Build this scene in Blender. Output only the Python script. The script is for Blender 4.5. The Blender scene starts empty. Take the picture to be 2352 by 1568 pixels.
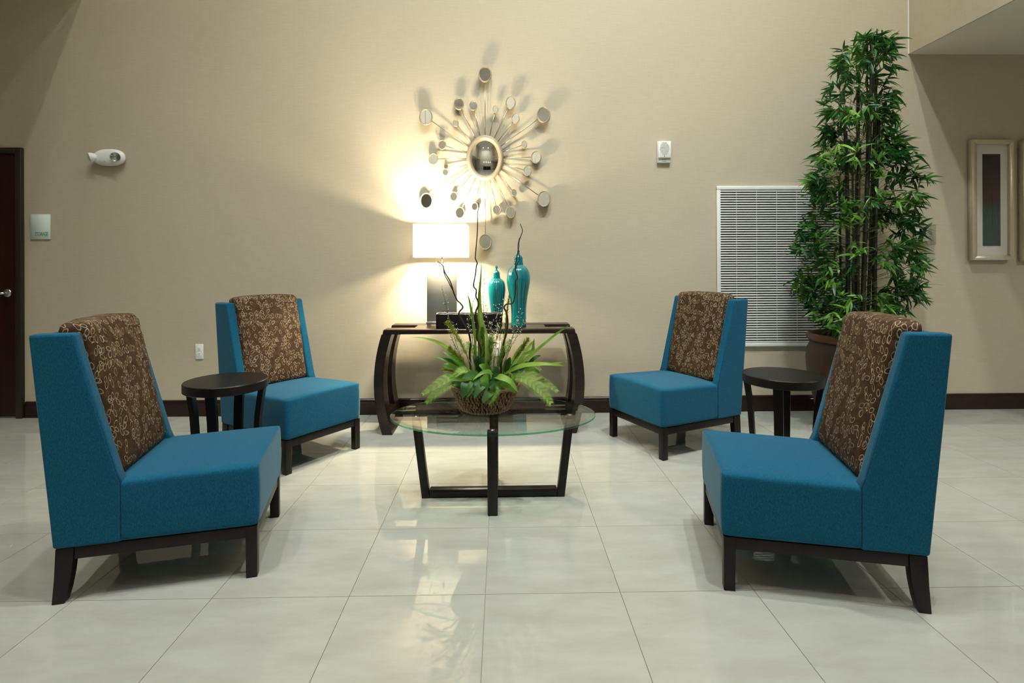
import bpy, bmesh, math, random
from mathutils import Vector, Matrix, noise

# ------------------------------------------------------------------ scene, camera, light
scene = bpy.context.scene
COL = scene.collection
R = math.radians
PI = math.pi
FPX, CX, CY, ROLL, YAW, CAMH = 1234.24, 1176.0, 604.3, -0.004, 0.0184, 1.21

cam_data = bpy.data.cameras.new('camera')
cam = bpy.data.objects.new('camera', cam_data)
COL.objects.link(cam)
fw = Vector((math.sin(YAW), math.cos(YAW), 0))
xr = Vector((math.cos(YAW), -math.sin(YAW), 0))
zu = Vector((0, 0, 1))
rt = xr * math.cos(ROLL) + zu * math.sin(ROLL)
up = zu * math.cos(ROLL) - xr * math.sin(ROLL)
cam.matrix_world = Matrix(((rt.x, up.x, -fw.x, 0), (rt.y, up.y, -fw.y, 0), (rt.z, up.z, -fw.z, CAMH), (0, 0, 0, 1)))
cam_data.sensor_width = 36.0
cam_data.lens = FPX / 2352 * 36.0
cam_data.shift_y = -(784 - CY) / 2352
cam_data.clip_start = 0.05
scene.camera = cam

world = bpy.data.worlds.new('world')
scene.world = world
world.use_nodes = True
world.node_tree.nodes['Background'].inputs[0].default_value = (0.9, 0.95, 1.0, 1)
world.node_tree.nodes['Background'].inputs[1].default_value = 0.25

vs = scene.view_settings
vs.view_transform = 'Standard'
vs.look = 'None'
vs.gamma = 1.0
vs.use_curve_mapping = False
vs.exposure = 0.06
try:
    scene.cycles.use_denoising = True
    scene.cycles.sample_clamp_indirect = 6.0
    scene.cycles.max_bounces = 6
    scene.cycles.diffuse_bounces = 3
    scene.cycles.glossy_bounces = 3
    scene.cycles.caustics_reflective = False
    scene.cycles.caustics_refractive = False
    scene.cycles.adaptive_threshold = 0.09
    scene.cycles.adaptive_min_samples = 12
    scene.cycles.transparent_max_bounces = 10
except Exception:
    pass

CEIL_Z = 7.2
CAN_COLOR = (1.0, 0.975, 0.885)
# recessed ceiling lamps of the double-height lobby: (x, y, watts, aim point or None for straight down, beam spread in degrees)
WASH = (0.93, 1.0, 0.97)
CANS = [(-0.35, 1.3, 33, (-0.6, 4.34, 0.8), 75, WASH), (1.45, 1.3, 50, (1.3, 4.34, 0.7), 75, WASH),
        (0.2, 1.9, 10, None, 95, WASH), (-1.9, 1.6, 36, None, 115, CAN_COLOR), (2.3, 2.0, 78, None, 130, CAN_COLOR),
        (0.1, -0.2, 10, None, 100, WASH), (2.4, -0.4, 14, None, 95, CAN_COLOR), (-2.5, 0.0, 40, None, 95, CAN_COLOR),
        (-1.3, -4.6, 62, (-1.3, -7.2, 4.2), 150, CAN_COLOR), (1.3, -4.6, 62, (1.3, -7.2, 4.2), 150, CAN_COLOR)]  # this rear pair is added to brighten the wall that the mirrors reflect
# recessed lamps of the low ceiling at the right
LOW_CANS = [(4.8, 1.7, 30), (5.0, -2.6, 10)]


def at_plane(px, py, y):
    """world point at distance y on the line of sight through a picture position"""
    dx, dy = (px - CX) / FPX, (py - CY) / FPX
    d = fw + rt * dx - up * dy
    s = y / d.y
    return Vector((d.x * s, y, CAMH + d.z * s))


# ------------------------------------------------------------------ helpers
def link(name, mesh, mats=None, parent=None):
    o = bpy.data.objects.new(name, mesh)
    COL.objects.link(o)
    if mats is not None:
        for m in (mats if isinstance(mats, (list, tuple)) else [mats]):
            mesh.materials.append(m)
    if parent is not None:
        o.parent = parent
    return o


def tag(o, label=None, cat=None, group=None, kind=None):
    if label: o['label'] = label
    if cat: o['category'] = cat
    if group: o['group'] = group
    if kind: o['kind'] = kind
    return o


def empty(name, loc=(0, 0, 0), rz=0.0):
    o = bpy.data.objects.new(name, None)
    COL.objects.link(o)
    o.location = loc
    o.rotation_euler = (0, 0, rz)
    o.empty_display_size = 0.1
    return o


class MB:
    def __init__(self):
        self.v, self.f, self.m, self.sm = [], [], [], []

    def add(self, vs_, fs, mat=0, smooth=False):
        b = len(self.v)
        self.v += [tuple(p) for p in vs_]
        for f in fs:
            self.f.append(tuple(i + b for i in f))
            self.m.append(mat)
            self.sm.append(smooth)
        return self

    def bm(self, bm_, mat=0, smooth=False, M=None):
        bm_.verts.index_update()
        vs_ = [(M @ v.co) if M else v.co.copy() for v in bm_.verts]
        fs = [[v.index for v in f.verts] for f in bm_.faces]
        self.add(vs_, fs, mat, smooth)
        bm_.free()
        return self

    def box(self, x0, x1, y0, y1, z0, z1, bev=0.0, seg=2, mat=0, smooth=None, M=None):
        b = bmesh.new()
        bmesh.ops.create_cube(b, size=1.0)
        for v in b.verts:
            v.co = Vector(((x0 + x1) / 2 + v.co.x * (x1 - x0), (y0 + y1) / 2 + v.co.y * (y1 - y0), (z0 + z1) / 2 + v.co.z * (z1 - z0)))
        if bev > 0:
            bmesh.ops.bevel(b, geom=b.edges[:], offset=bev, segments=seg, profile=0.5, affect='EDGES')
        return self.bm(b, mat, (bev > 0) if smooth is None else smooth, M)

    def prism(self, poly, axis, a, c, bev=0.0, seg=2, mat=0, smooth=None, M=None):
        """poly in the two other axes, extruded from a to c along axis"""
        b = bmesh.new()
        def mk(p, h):
            if axis == 'x': return (h, p[0], p[1])
            if axis == 'y': return (p[0], h, p[1])
            return (p[0], p[1], h)
        v0 = [b.verts.new(mk(p, a)) for p in poly]
        v1 = [b.verts.new(mk(p, c)) for p in poly]
        n = len(poly)
        b.faces.new(v0)
        b.faces.new(v1[::-1])
        for i in range(n):
            b.faces.new((v0[(i + 1) % n], v0[i], v1[i], v1[(i + 1) % n]))
        bmesh.ops.recalc_face_normals(b, faces=b.faces[:])
        if bev > 0:
            es = [e for e in b.edges if e.calc_face_angle(0) > 0.5]
            bmesh.ops.bevel(b, geom=es, offset=bev, segments=seg, profile=0.5, affect='EDGES')
        return self.bm(b, mat, (bev > 0) if smooth is None else smooth, M)

    def tube(self, pts, rad, n=8, cap=True, mat=0, smooth=True):
        pts = [Vector(p) for p in pts]
        k = len(pts)
        rads = rad if isinstance(rad, (list, tuple)) else [rad] * k
        vs_, fs = [], []
        t0 = (pts[1] - pts[0]).normalized()
        ref = Vector((0, 0, 1)) if abs(t0.z) < 0.9 else Vector((1, 0, 0))
        nrm = t0.cross(ref).normalized()
        for i, p in enumerate(pts):
            t = (pts[min(i + 1, k - 1)] - pts[max(i - 1, 0)])
            t = t.normalized() if t.length > 1e-9 else t0
            nrm = (nrm - t * nrm.dot(t)).normalized()
            bn = t.cross(nrm)
            for j in range(n):
                a = 2 * PI * j / n
                vs_.append(p + (nrm * math.cos(a) + bn * math.sin(a)) * rads[i])
        for i in range(k - 1):
            for j in range(n):
                j2 = (j + 1) % n
                fs.append((i * n + j, i * n + j2, (i + 1) * n + j2, (i + 1) * n + j))
        if cap:
            fs.append(tuple(range(n))[::-1])
            fs.append(tuple((k - 1) * n + j for j in range(n)))
        return self.add(vs_, fs, mat, smooth)

    def lathe(self, prof, n=32, c=(0, 0, 0), sx=1.0, sy=1.0, mat=0, smooth=True, lobes=0, lobe=0.0, close=False):
        """prof: list of (radius, z) from bottom to top"""
        vs_, fs = [], []
        for (r, z) in prof:
            for j in range(n):
                a = 2 * PI * j / n
                rr = r
                if lobes:
                    rr = r * (1 - lobe + lobe * abs(math.cos(lobes * a / 2)) ** 0.6 * 1.0)
                    rr = r * (1 - lobe * (1 - abs(math.sin(lobes * a / 2)) ** 0.7))
                vs_.append((c[0] + rr * math.cos(a) * sx, c[1] + rr * math.sin(a) * sy, c[2] + z))
        k = len(prof)
        for i in range(k - 1):
            for j in range(n):
                j2 = (j + 1) % n
                fs.append((i * n + j, i * n + j2, (i + 1) * n + j2, (i + 1) * n + j))
        if close:
            fs.append(tuple(range(n))[::-1])
            fs.append(tuple((k - 1) * n + j for j in range(n)))
        return self.add(vs_, fs, mat, smooth)

    def ball(self, c, r, u=6, v=4, mat=0, smooth=True, sc=(1, 1, 1)):
        prof = []
        vs_, fs = [], []
        vs_.append((c[0], c[1], c[2] - r * sc[2]))
        for i in range(1, v):
            ph = -PI / 2 + PI * i / v
            for j in range(u):
                a = 2 * PI * j / u
                vs_.append((c[0] + r * sc[0] * math.cos(ph) * math.cos(a), c[1] + r * sc[1] * math.cos(ph) * math.sin(a), c[2] + r * sc[2] * math.sin(ph)))
        vs_.append((c[0], c[1], c[2] + r * sc[2]))
        top = len(vs_) - 1
        for j in range(u):
            fs.append((0, 1 + (j + 1) % u, 1 + j))
            fs.append((top, 1 + (v - 2) * u + j, 1 + (v - 2) * u + (j + 1) % u))
        for i in range(v - 2):
            for j in range(u):
                j2 = (j + 1) % u
                fs.append((1 + i * u + j, 1 + i * u + j2, 1 + (i + 1) * u + j2, 1 + (i + 1) * u + j))
        return self.add(vs_, fs, mat, smooth)

    def mesh(self, name):
        me = bpy.data.meshes.new(name)
        me.from_pydata(self.v, [], self.f)
        me.polygons.foreach_set('material_index', self.m)
        me.polygons.foreach_set('use_smooth', self.sm)
        me.update()
        return me

    def build(self, name, mats, parent=None):
        return link(name, self.mesh(name), mats, parent)


def sharp_auto(o, ang=40):
    me = o.data
    b = bmesh.new()
    b.from_mesh(me)
    for e in b.edges:
        e.smooth = e.calc_face_angle(0) < R(ang)
    b.to_mesh(me)
    b.free()
    return o


def weighted(o):
    m_ = o.modifiers.new('weighted_normals', 'WEIGHTED_NORMAL')
    m_.keep_sharp = True
    return o


def soft_box(n, rx, ry, rz):
    """unit cube surface grid (-1..1) with rounded edges; r = rounding per axis (0..1)"""
    b = bmesh.new()
    bmesh.ops.create_cube(b, size=2.0)
    bmesh.ops.subdivide_edges(b, edges=b.edges[:], cuts=n, use_grid_fill=True)
    for v in b.verts:
        p = v.co
        q = Vector((max(-1 + rx, min(1 - rx, p.x)), max(-1 + ry, min(1 - ry, p.y)), max(-1 + rz, min(1 - rz, p.z))))
        d = Vector(((p.x - q.x) / rx, (p.y - q.y) / ry, (p.z - q.z) / rz))
        if d.length > 1e-6:
            d = d / max(abs(d.x), abs(d.y), abs(d.z)) * 0 + d.normalized()
            v.co = Vector((q.x + d.x * rx, q.y + d.y * ry, q.z + d.z * rz))
    return b


# ------------------------------------------------------------------ materials
def nodes_of(name):
    m = bpy.data.materials.new(name)
    m.use_nodes = True
    nt = m.node_tree
    return m, nt, nt.nodes, nt.links, nt.nodes['Principled BSDF']


def srgb(r, g, b):
    def f(c):
        c /= 255.0
        return c / 12.92 if c <= 0.04045 else ((c + 0.055) / 1.055) ** 2.4
    return (f(r), f(g), f(b), 1.0)


def mat_plain(name, col, rough=0.5, metal=0.0, spec=0.5, var=0.0, scale=20.0, bump=0.0, stretch=(1, 1, 1), coat=0.0):
    m, nt, N, L, P = nodes_of(name)
    P.inputs['Base Color'].default_value = col
    P.inputs['Roughness'].default_value = rough
    P.inputs['Metallic'].default_value = metal
    P.inputs['Specular IOR Level'].default_value = spec
    if coat:
        P.inputs['Coat Weight'].default_value = coat
        P.inputs['Coat Roughness'].default_value = 0.05
    if var > 0 or bump > 0:
        tc = N.new('ShaderNodeTexCoord')
        mp = N.new('ShaderNodeMapping')
        mp.inputs['Scale'].default_value = stretch
        L.new(tc.outputs['Object'], mp.inputs[0])
        nz = N.new('ShaderNodeTexNoise')
        nz.inputs['Scale'].default_value = scale
        nz.inputs['Detail'].default_value = 4
        L.new(mp.outputs[0], nz.inputs['Vector'])
        if var > 0:
            mix = N.new('ShaderNodeMix')
            mix.data_type = 'RGBA'
            mix.inputs['A'].default_value = tuple(c * (1 - var) for c in col[:3]) + (1,)
            mix.inputs['B'].default_value = tuple(min(1, c * (1 + var)) for c in col[:3]) + (1,)
            L.new(nz.outputs['Fac'], mix.inputs['Factor'])
            L.new(mix.outputs['Result'], P.inputs['Base Color'])
        if bump > 0:
            bp = N.new('ShaderNodeBump')
            bp.inputs['Strength'].default_value = bump
            bp.inputs['Distance'].default_value = 0.002
            L.new(nz.outputs['Fac'], bp.inputs['Height'])
            L.new(bp.outputs[0], P.inputs['Normal'])
    return m


def mat_wallpaper():
    m, nt, N, L, P = nodes_of('woven_wallpaper')
    P.inputs['Roughness'].default_value = 0.62
    P.inputs['Specular IOR Level'].default_value = 0.25
    tc = N.new('ShaderNodeNewGeometry')
    def streak(sx, sz, detail):
        mp = N.new('ShaderNodeMapping')
        mp.inputs['Scale'].default_value = (sx, sx, sz)
        L.new(tc.outputs['Position'], mp.inputs[0])
        nz = N.new('ShaderNodeTexNoise')
        nz.inputs['Scale'].default_value = 1.0
        nz.inputs['Detail'].default_value = detail
        L.new(mp.outputs[0], nz.inputs['Vector'])
        return nz.outputs['Fac']
    h = streak(9, 150, 3)      # long horizontal threads
    v = streak(150, 9, 3)      # short vertical threads
    big = streak(0.9, 0.9, 2)
    add = N.new('ShaderNodeMath'); add.operation = 'ADD'
    mh = N.new('ShaderNodeMath'); mh.operation = 'MULTIPLY'; mh.inputs[1].default_value = 0.65
    mv = N.new('ShaderNodeMath'); mv.operation = 'MULTIPLY'; mv.inputs[1].default_value = 0.35
    L.new(h, mh.inputs[0]); L.new(v, mv.inputs[0])
    L.new(mh.outputs[0], add.inputs[0]); L.new(mv.outputs[0], add.inputs[1])
    cr = N.new('ShaderNodeValToRGB')
    cr.color_ramp.elements[0].position = 0.30
    cr.color_ramp.elements[0].color = (0.510, 0.450, 0.340, 1)
    cr.color_ramp.elements[1].position = 0.70
    cr.color_ramp.elements[1].color = (0.572, 0.512, 0.397, 1)
    L.new(add.outputs[0], cr.inputs[0])
    L.new(cr.outputs[0], P.inputs['Base Color'])
    bp = N.new('ShaderNodeBump'); bp.inputs['Strength'].default_value = 0.10; bp.inputs['Distance'].default_value = 0.002
    L.new(add.outputs[0], bp.inputs['Height']); L.new(bp.outputs[0], P.inputs['Normal'])
    return m


def mat_tile():
    m, nt, N, L, P = nodes_of('polished_porcelain')
    g = N.new('ShaderNodeNewGeometry')
    oi = N.new('ShaderNodeObjectInfo')
    off = N.new('ShaderNodeVectorMath'); off.operation = 'MULTIPLY_ADD'
    sc = N.new('ShaderNodeCombineXYZ')
    mul = N.new('ShaderNodeMath'); mul.operation = 'MULTIPLY'; mul.inputs[1].default_value = 17.0
    L.new(oi.outputs['Random'], mul.inputs[0])
    L.new(mul.outputs[0], sc.inputs[2])
    L.new(g.outputs['Position'], off.inputs[0]); off.inputs[1].default_value = (2.2, 7.0, 1); L.new(sc.outputs[0], off.inputs[2])
    nz = N.new('ShaderNodeTexNoise'); nz.inputs['Scale'].default_value = 1.6; nz.inputs['Detail'].default_value = 6; nz.inputs['Roughness'].default_value = 0.62
    L.new(off.outputs[0], nz.inputs['Vector'])
    cr = N.new('ShaderNodeValToRGB')
    e = cr.color_ramp.elements
    e[0].position = 0.30; e[0].color = (0.360, 0.364, 0.322, 1)
    e[1].position = 0.62; e[1].color = (0.410, 0.425, 0.390, 1)
    L.new(nz.outputs['Fac'], cr.inputs[0])
    L.new(cr.outputs[0], P.inputs['Base Color'])
    P.inputs['Roughness'].default_value = 0.022
    P.inputs['IOR'].default_value = 1.52
    P.inputs['Specular IOR Level'].default_value = 0.5
    return m


def mat_fabric(name, c0, c1):
    m, nt, N, L, P = nodes_of(name)
    tc = N.new('ShaderNodeTexCoord')
    outs = []
    for sc in ((330, 330, 130), (60, 60, 30), (600, 600, 600)):
        mp = N.new('ShaderNodeMapping'); mp.inputs['Scale'].default_value = sc
        L.new(tc.outputs['Object'], mp.inputs[0])
        nz = N.new('ShaderNodeTexNoise'); nz.inputs['Scale'].default_value = 1.0; nz.inputs['Detail'].default_value = 2
        L.new(mp.outputs[0], nz.inputs['Vector'])
        outs.append(nz.outputs['Fac'])
    a = N.new('ShaderNodeMath'); a.operation = 'MULTIPLY'; a.inputs[1].default_value = 0.6; L.new(outs[0], a.inputs[0])
    b = N.new('ShaderNodeMath'); b.operation = 'MULTIPLY_ADD'; b.inputs[1].default_value = 0.4; L.new(outs[2], b.inputs[0]); L.new(a.outputs[0], b.inputs[2])
    cr = N.new('ShaderNodeValToRGB')
    cr.color_ramp.elements[0].position = 0.36; cr.color_ramp.elements[0].color = c0
    cr.color_ramp.elements[1].position = 0.64; cr.color_ramp.elements[1].color = c1
    L.new(b.outputs[0], cr.inputs[0])
    L.new(cr.outputs[0], P.inputs['Base Color'])
    P.inputs['Roughness'].default_value = 0.9
    P.inputs['Specular IOR Level'].default_value = 0.15
    P.inputs['Sheen Weight'].default_value = 0.28
    P.inputs['Sheen Roughness'].default_value = 0.4
    P.inputs['Sheen Tint'].default_value = (0.62, 0.82, 0.92, 1)
    bp = N.new('ShaderNodeBump'); bp.inputs['Strength'].default_value = 0.35; bp.inputs['Distance'].default_value = 0.0015
    L.new(b.outputs[0], bp.inputs['Height']); L.new(bp.outputs[0], P.inputs['Normal'])
    return m


def mat_rings():
    """brown plush printed with small cream oval outlines"""
    m, nt, N, L, P = nodes_of('brown_ring_print')
    uv = N.new('ShaderNodeUVMap'); uv.uv_map = 'UVMap'
    def math2(op, a, b=None, c=None):
        n = N.new('ShaderNodeMath'); n.operation = op
        for i, q in enumerate((a, b, c)):
            if q is None: continue
            if isinstance(q, (int, float)): n.inputs[i].default_value = q
            else: L.new(q, n.inputs[i])
        return n.outputs[0]
    def layer(scale, shift, ring_r, keep):  # oval outlines scattered one to a cell
        mp = N.new('ShaderNodeMapping'); mp.inputs['Location'].default_value = (shift, shift * 0.7, 0)
        mp.inputs['Scale'].default_value = (scale, scale * 0.84, 1)
        L.new(uv.outputs[0], mp.inputs[0])
        vo = N.new('ShaderNodeTexVoronoi'); vo.voronoi_dimensions = '2D'; vo.feature = 'F1'
        vo.inputs['Scale'].default_value = 1.0; vo.inputs['Randomness'].default_value = 0.72
        L.new(mp.outputs[0], vo.inputs['Vector'])
        d = N.new('ShaderNodeVectorMath'); d.operation = 'SUBTRACT'
        L.new(mp.outputs[0], d.inputs[0]); L.new(vo.outputs['Position'], d.inputs[1])
        sep = N.new('ShaderNodeSeparateXYZ'); L.new(d.outputs[0], sep.inputs[0])
        col = N.new('ShaderNodeSeparateColor'); L.new(vo.outputs['Color'], col.inputs[0])
        ang = math2('MULTIPLY_ADD', col.outputs[0], 2.4, -1.2)
        cs = math2('COSINE', ang); sn = math2('SINE', ang)
        x = math2('ADD', math2('MULTIPLY', sep.outputs[0], cs), math2('MULTIPLY', sep.outputs[1], sn))
        y = math2('SUBTRACT', math2('MULTIPLY', sep.outputs[1], cs), math2('MULTIPLY', sep.outputs[0], sn))
        x = math2('ABSOLUTE', x); y = math2('ABSOLUTE', y)
        # pointed oval: |x|^1.6 / a + |y|^1.6 / b
        r = math2('POWER', math2('ADD', math2('POWER', math2('DIVIDE', x, 0.58), 1.7), math2('POWER', y, 1.7)), 1 / 1.7)
        rr = math2('MULTIPLY_ADD', col.outputs[1], 0.10, ring_r)
        e = math2('ABSOLUTE', math2('SUBTRACT', r, rr))
        mr = N.new('ShaderNodeMapRange'); mr.interpolation_type = 'SMOOTHSTEP'
        mr.inputs['From Min'].default_value = 0.028; mr.inputs['From Max'].default_value = 0.070
        mr.inputs['To Min'].default_value = 1.0; mr.inputs['To Max'].default_value = 0.0
        L.new(e, mr.inputs['Value'])
        k = math2('GREATER_THAN', col.outputs[2], keep)
        return math2('MULTIPLY', mr.outputs[0], k)
    r1 = layer(34.0, 0.0, 0.36, 0.30)
    r2 = layer(33.0, 5.3, 0.34, 0.52)
    r3 = layer(36.0, 11.7, 0.33, 0.55)
    strong = math2('MAXIMUM', r1, math2('MULTIPLY', r2, 0.85))
    nz = N.new('ShaderNodeTexNoise'); nz.inputs['Scale'].default_value = 40; nz.inputs['Detail'].default_value = 4
    L.new(uv.outputs[0], nz.inputs['Vector'])
    base = N.new('ShaderNodeValToRGB')
    base.color_ramp.elements[0].position = 0.35; base.color_ramp.elements[0].color = (0.042, 0.020, 0.0085, 1)
    base.color_ramp.elements[1].position = 0.7; base.color_ramp.elements[1].color = (0.085, 0.042, 0.017, 1)
    L.new(nz.outputs['Fac'], base.inputs[0])
    nz2 = N.new('ShaderNodeTexNoise'); nz2.inputs['Scale'].default_value = 55; nz2.inputs['Detail'].default_value = 1
    L.new(uv.outputs[0], nz2.inputs['Vector'])
    fade = N.new('ShaderNodeMapRange'); fade.inputs['From Min'].default_value = 0.32; fade.inputs['From Max'].default_value = 0.6
    fade.inputs['To Min'].default_value = 0.35; fade.inputs['To Max'].default_value = 1.0
    L.new(nz2.outputs['Fac'], fade.inputs['Value'])
    mixd = N.new('ShaderNodeMix'); mixd.data_type = 'RGBA'
    mixd.inputs['B'].default_value = (0.13, 0.075, 0.038, 1)
    L.new(base.outputs[0], mixd.inputs['A']); L.new(math2('MULTIPLY', r3, 0.8), mixd.inputs['Factor'])
    mix = N.new('ShaderNodeMix'); mix.data_type = 'RGBA'
    mix.inputs['B'].default_value = (0.62, 0.52, 0.36, 1)
    L.new(mixd.outputs['Result'], mix.inputs['A'])
    L.new(math2('MULTIPLY', math2('MULTIPLY', strong, fade.outputs[0]), 0.8), mix.inputs['Factor'])
    L.new(mix.outputs['Result'], P.inputs['Base Color'])
    P.inputs['Roughness'].default_value = 0.65
    P.inputs['Specular IOR Level'].default_value = 0.2
    bp = N.new('ShaderNodeBump'); bp.inputs['Strength'].default_value = 0.3; bp.inputs['Distance'].default_value = 0.003
    L.new(nz.outputs['Fac'], bp.inputs['Height']); L.new(bp.outputs[0], P.inputs['Normal'])
    return m


def mat_wood(name, c0, c1, rough=0.32, axis=(1, 1, 12), spec=0.4):
    m, nt, N, L, P = nodes_of(name)
    tc = N.new('ShaderNodeTexCoord')
    mp = N.new('ShaderNodeMapping'); mp.inputs['Scale'].default_value = axis
    L.new(tc.outputs['Object'], mp.inputs[0])
    nz = N.new('ShaderNodeTexNoise'); nz.inputs['Scale'].default_value = 9; nz.inputs['Detail'].default_value = 6
    L.new(mp.outputs[0], nz.inputs['Vector'])
    cr = N.new('ShaderNodeValToRGB')
    cr.color_ramp.elements[0].position = 0.3; cr.color_ramp.elements[0].color = c0
    cr.color_ramp.elements[1].position = 0.7; cr.color_ramp.elements[1].color = c1
    L.new(nz.outputs['Fac'], cr.inputs[0]); L.new(cr.outputs[0], P.inputs['Base Color'])
    P.inputs['Roughness'].default_value = rough
    P.inputs['Specular IOR Level'].default_value = spec
    return m


def mat_glass_sheet(name, tint, ior=1.5, rough=0.0):
    """clear sheet: lets light straight through with a tint, mirrors by the angle of view"""
    m = bpy.data.materials.new(name)
    m.use_nodes = True
    nt = m.node_tree; N = nt.nodes; L = nt.links
    N.remove(N['Principled BSDF'])
    tr = N.new('ShaderNodeBsdfTransparent'); tr.inputs[0].default_value = tint
    gl = N.new('ShaderNodeBsdfGlossy'); gl.inputs['Roughness'].default_value = rough
    fr = N.new('ShaderNodeFresnel')
    ge = N.new('ShaderNodeNewGeometry'); mr = N.new('ShaderNodeMapRange')      # same index seen from either side of the sheet
    mr.inputs['To Min'].default_value = ior; mr.inputs['To Max'].default_value = 1 / ior
    L.new(ge.outputs['Backfacing'], mr.inputs['Value']); L.new(mr.outputs[0], fr.inputs['IOR'])
    mx = N.new('ShaderNodeMixShader')
    L.new(fr.outputs[0], mx.inputs[0]); L.new(tr.outputs[0], mx.inputs[1]); L.new(gl.outputs[0], mx.inputs[2])
    L.new(mx.outputs[0], N['Material Output'].inputs['Surface'])
    return m


def mat_emit(name, col, strength):
    m = bpy.data.materials.new(name)
    m.use_nodes = True
    N = m.node_tree.nodes; L = m.node_tree.links
    N.remove(N['Principled BSDF'])
    e = N.new('ShaderNodeEmission'); e.inputs[0].default_value = col; e.inputs[1].default_value = strength
    L.new(e.outputs[0], N['Material Output'].inputs['Surface'])
    return m


def mat_leaf(name, c0, c1, scale=6.0, rough=0.42, trans=0.25):
    m = bpy.data.materials.new(name)
    m.use_nodes = True
    nt = m.node_tree; N = nt.nodes; L = nt.links
    P = N['Principled BSDF']
    oi = N.new('ShaderNodeObjectInfo')
    g = N.new('ShaderNodeNewGeometry')
    nz = N.new('ShaderNodeTexNoise'); nz.inputs['Scale'].default_value = scale; nz.inputs['Detail'].default_value = 3
    L.new(g.outputs['Position'], nz.inputs['Vector'])
    ad = N.new('ShaderNodeMath'); ad.operation = 'MULTIPLY_ADD'; ad.inputs[1].default_value = 0.35
    L.new(oi.outputs['Random'], ad.inputs[0])
    sb = N.new('ShaderNodeMath'); sb.operation = 'SUBTRACT'; sb.inputs[1].default_value = 0.17
    L.new(nz.outputs['Fac'], sb.inputs[0]); L.new(sb.outputs[0], ad.inputs[2])
    cr = N.new('ShaderNodeValToRGB')
    cr.color_ramp.elements[0].position = 0.32; cr.color_ramp.elements[0].color = c0
    cr.color_ramp.elements[1].position = 0.68; cr.color_ramp.elements[1].color = c1
    L.new(ad.outputs[0], cr.inputs[0]); L.new(cr.outputs[0], P.inputs['Base Color'])
    P.inputs['Roughness'].default_value = rough
    P.inputs['Specular IOR Level'].default_value = 0.4
    tl = N.new('ShaderNodeBsdfTranslucent'); L.new(cr.outputs[0], tl.inputs[0])
    mx = N.new('ShaderNodeMixShader'); mx.inputs[0].default_value = trans
    L.new(P.outputs[0], mx.inputs[1]); L.new(tl.outputs[0], mx.inputs[2])
    L.new(mx.outputs[0], N['Material Output'].inputs['Surface'])
    return m


M_WALL = mat_wallpaper()
M_PAINT = mat_plain('cream_paint', (0.76, 0.73, 0.64, 1), 0.7, var=0.03, scale=3)
M_CEIL = mat_plain('white_ceiling_paint', (0.80, 0.79, 0.76, 1), 0.8, var=0.02, scale=5)
M_SOFFIT = mat_plain('beige_soffit_paint', (0.82, 0.76, 0.66, 1), 0.75, var=0.03, scale=8)
M_TILE = mat_tile()
M_GROUT = mat_plain('tan_grout', (0.36, 0.345, 0.275, 1), 0.85, var=0.1, scale=30)
M_BLUE = mat_fabric('teal_blue_weave', (0.0028, 0.062, 0.126, 1), (0.0085, 0.120, 0.220, 1))
M_PIPE = mat_fabric('teal_blue_seam', (0.002, 0.035, 0.075, 1), (0.005, 0.065, 0.125, 1))
M_RINGS = mat_rings()
M_BLACKWOOD = mat_wood('black_stained_wood', (0.0075, 0.0055, 0.005, 1), (0.012, 0.009, 0.008, 1), 0.36, (1, 1, 0.15), 0.28)
M_ESPRESSO = mat_wood('espresso_wood', (0.010, 0.006, 0.0045, 1), (0.024, 0.015, 0.011, 1), 0.26, (0.15, 1, 1))
M_BASE = mat_wood('dark_mahogany_trim', (0.012, 0.0045, 0.0035, 1), (0.026, 0.010, 0.008, 1), 0.24, (0.1, 1, 1))
M_DOOR = mat_wood('dark_red_mahogany', (0.013, 0.0016, 0.0016, 1), (0.030, 0.0035, 0.003, 1), 0.35, (3, 3, 0.15))
M_FRAME_DARK = mat_plain('dark_brown_painted_steel', (0.022, 0.013, 0.009, 1), 0.45, var=0.1)
M_CHROME = mat_plain('satin_chrome', (0.62, 0.62, 0.62, 1), 0.22, 1.0)
M_STEEL = mat_plain('brushed_steel', (0.42, 0.43, 0.41, 1), 0.42, 0.7, var=0.12, scale=1.0, stretch=(3, 3, 260))
M_STEEL_BASE = mat_plain('satin_steel_foot', (0.42, 0.44, 0.47, 1), 0.3, 0.9)
M_GOLDSILVER = mat_plain('champagne_metal', (0.38, 0.33, 0.24, 1), 0.6, 0.5, var=0.18, scale=60, bump=0.1)
M_ROD = mat_plain('champagne_rod', (0.50, 0.43, 0.30, 1), 0.32, 0.85)
M_MIRROR = mat_plain('mirror_silver', (0.93, 0.94, 0.92, 1), 0.015, 1.0)
M_WHITE = mat_plain('white_plastic', (0.86, 0.87, 0.86, 1), 0.4, var=0.02)
M_WHITE_METAL = mat_plain('white_enamel_metal', (0.84, 0.85, 0.85, 1), 0.35, var=0.02)
M_DARKGAP = mat_plain('dark_duct', (0.012, 0.013, 0.014, 1), 0.9, var=0.1)
M_GREY = mat_plain('grey_plastic', (0.50, 0.51, 0.50, 1), 0.5, var=0.03, scale=200)
M_DARKPLASTIC = mat_plain('dark_plastic', (0.05, 0.05, 0.05, 1), 0.5, var=0.05)
M_TEALGLAZE = mat_plain('teal_ceramic_glaze', (0.0035, 0.160, 0.182, 1), 0.09, 0.0, 0.6, var=0.12, scale=7, coat=0.6)
M_TEALRIM = mat_plain('pale_teal_glaze', (0.07, 0.38, 0.37, 1), 0.16, 0.0, 0.6, var=0.1, scale=10, coat=0.4)
M_BLACKBOX = mat_plain('black_hammered_metal', (0.006, 0.005, 0.005, 1), 0.4, 0.3, var=0.2, scale=40)
M_SILVEREDGE = mat_plain('silver_leaf_edge', (0.30, 0.27, 0.24, 1), 0.45, 0.6)
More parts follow.
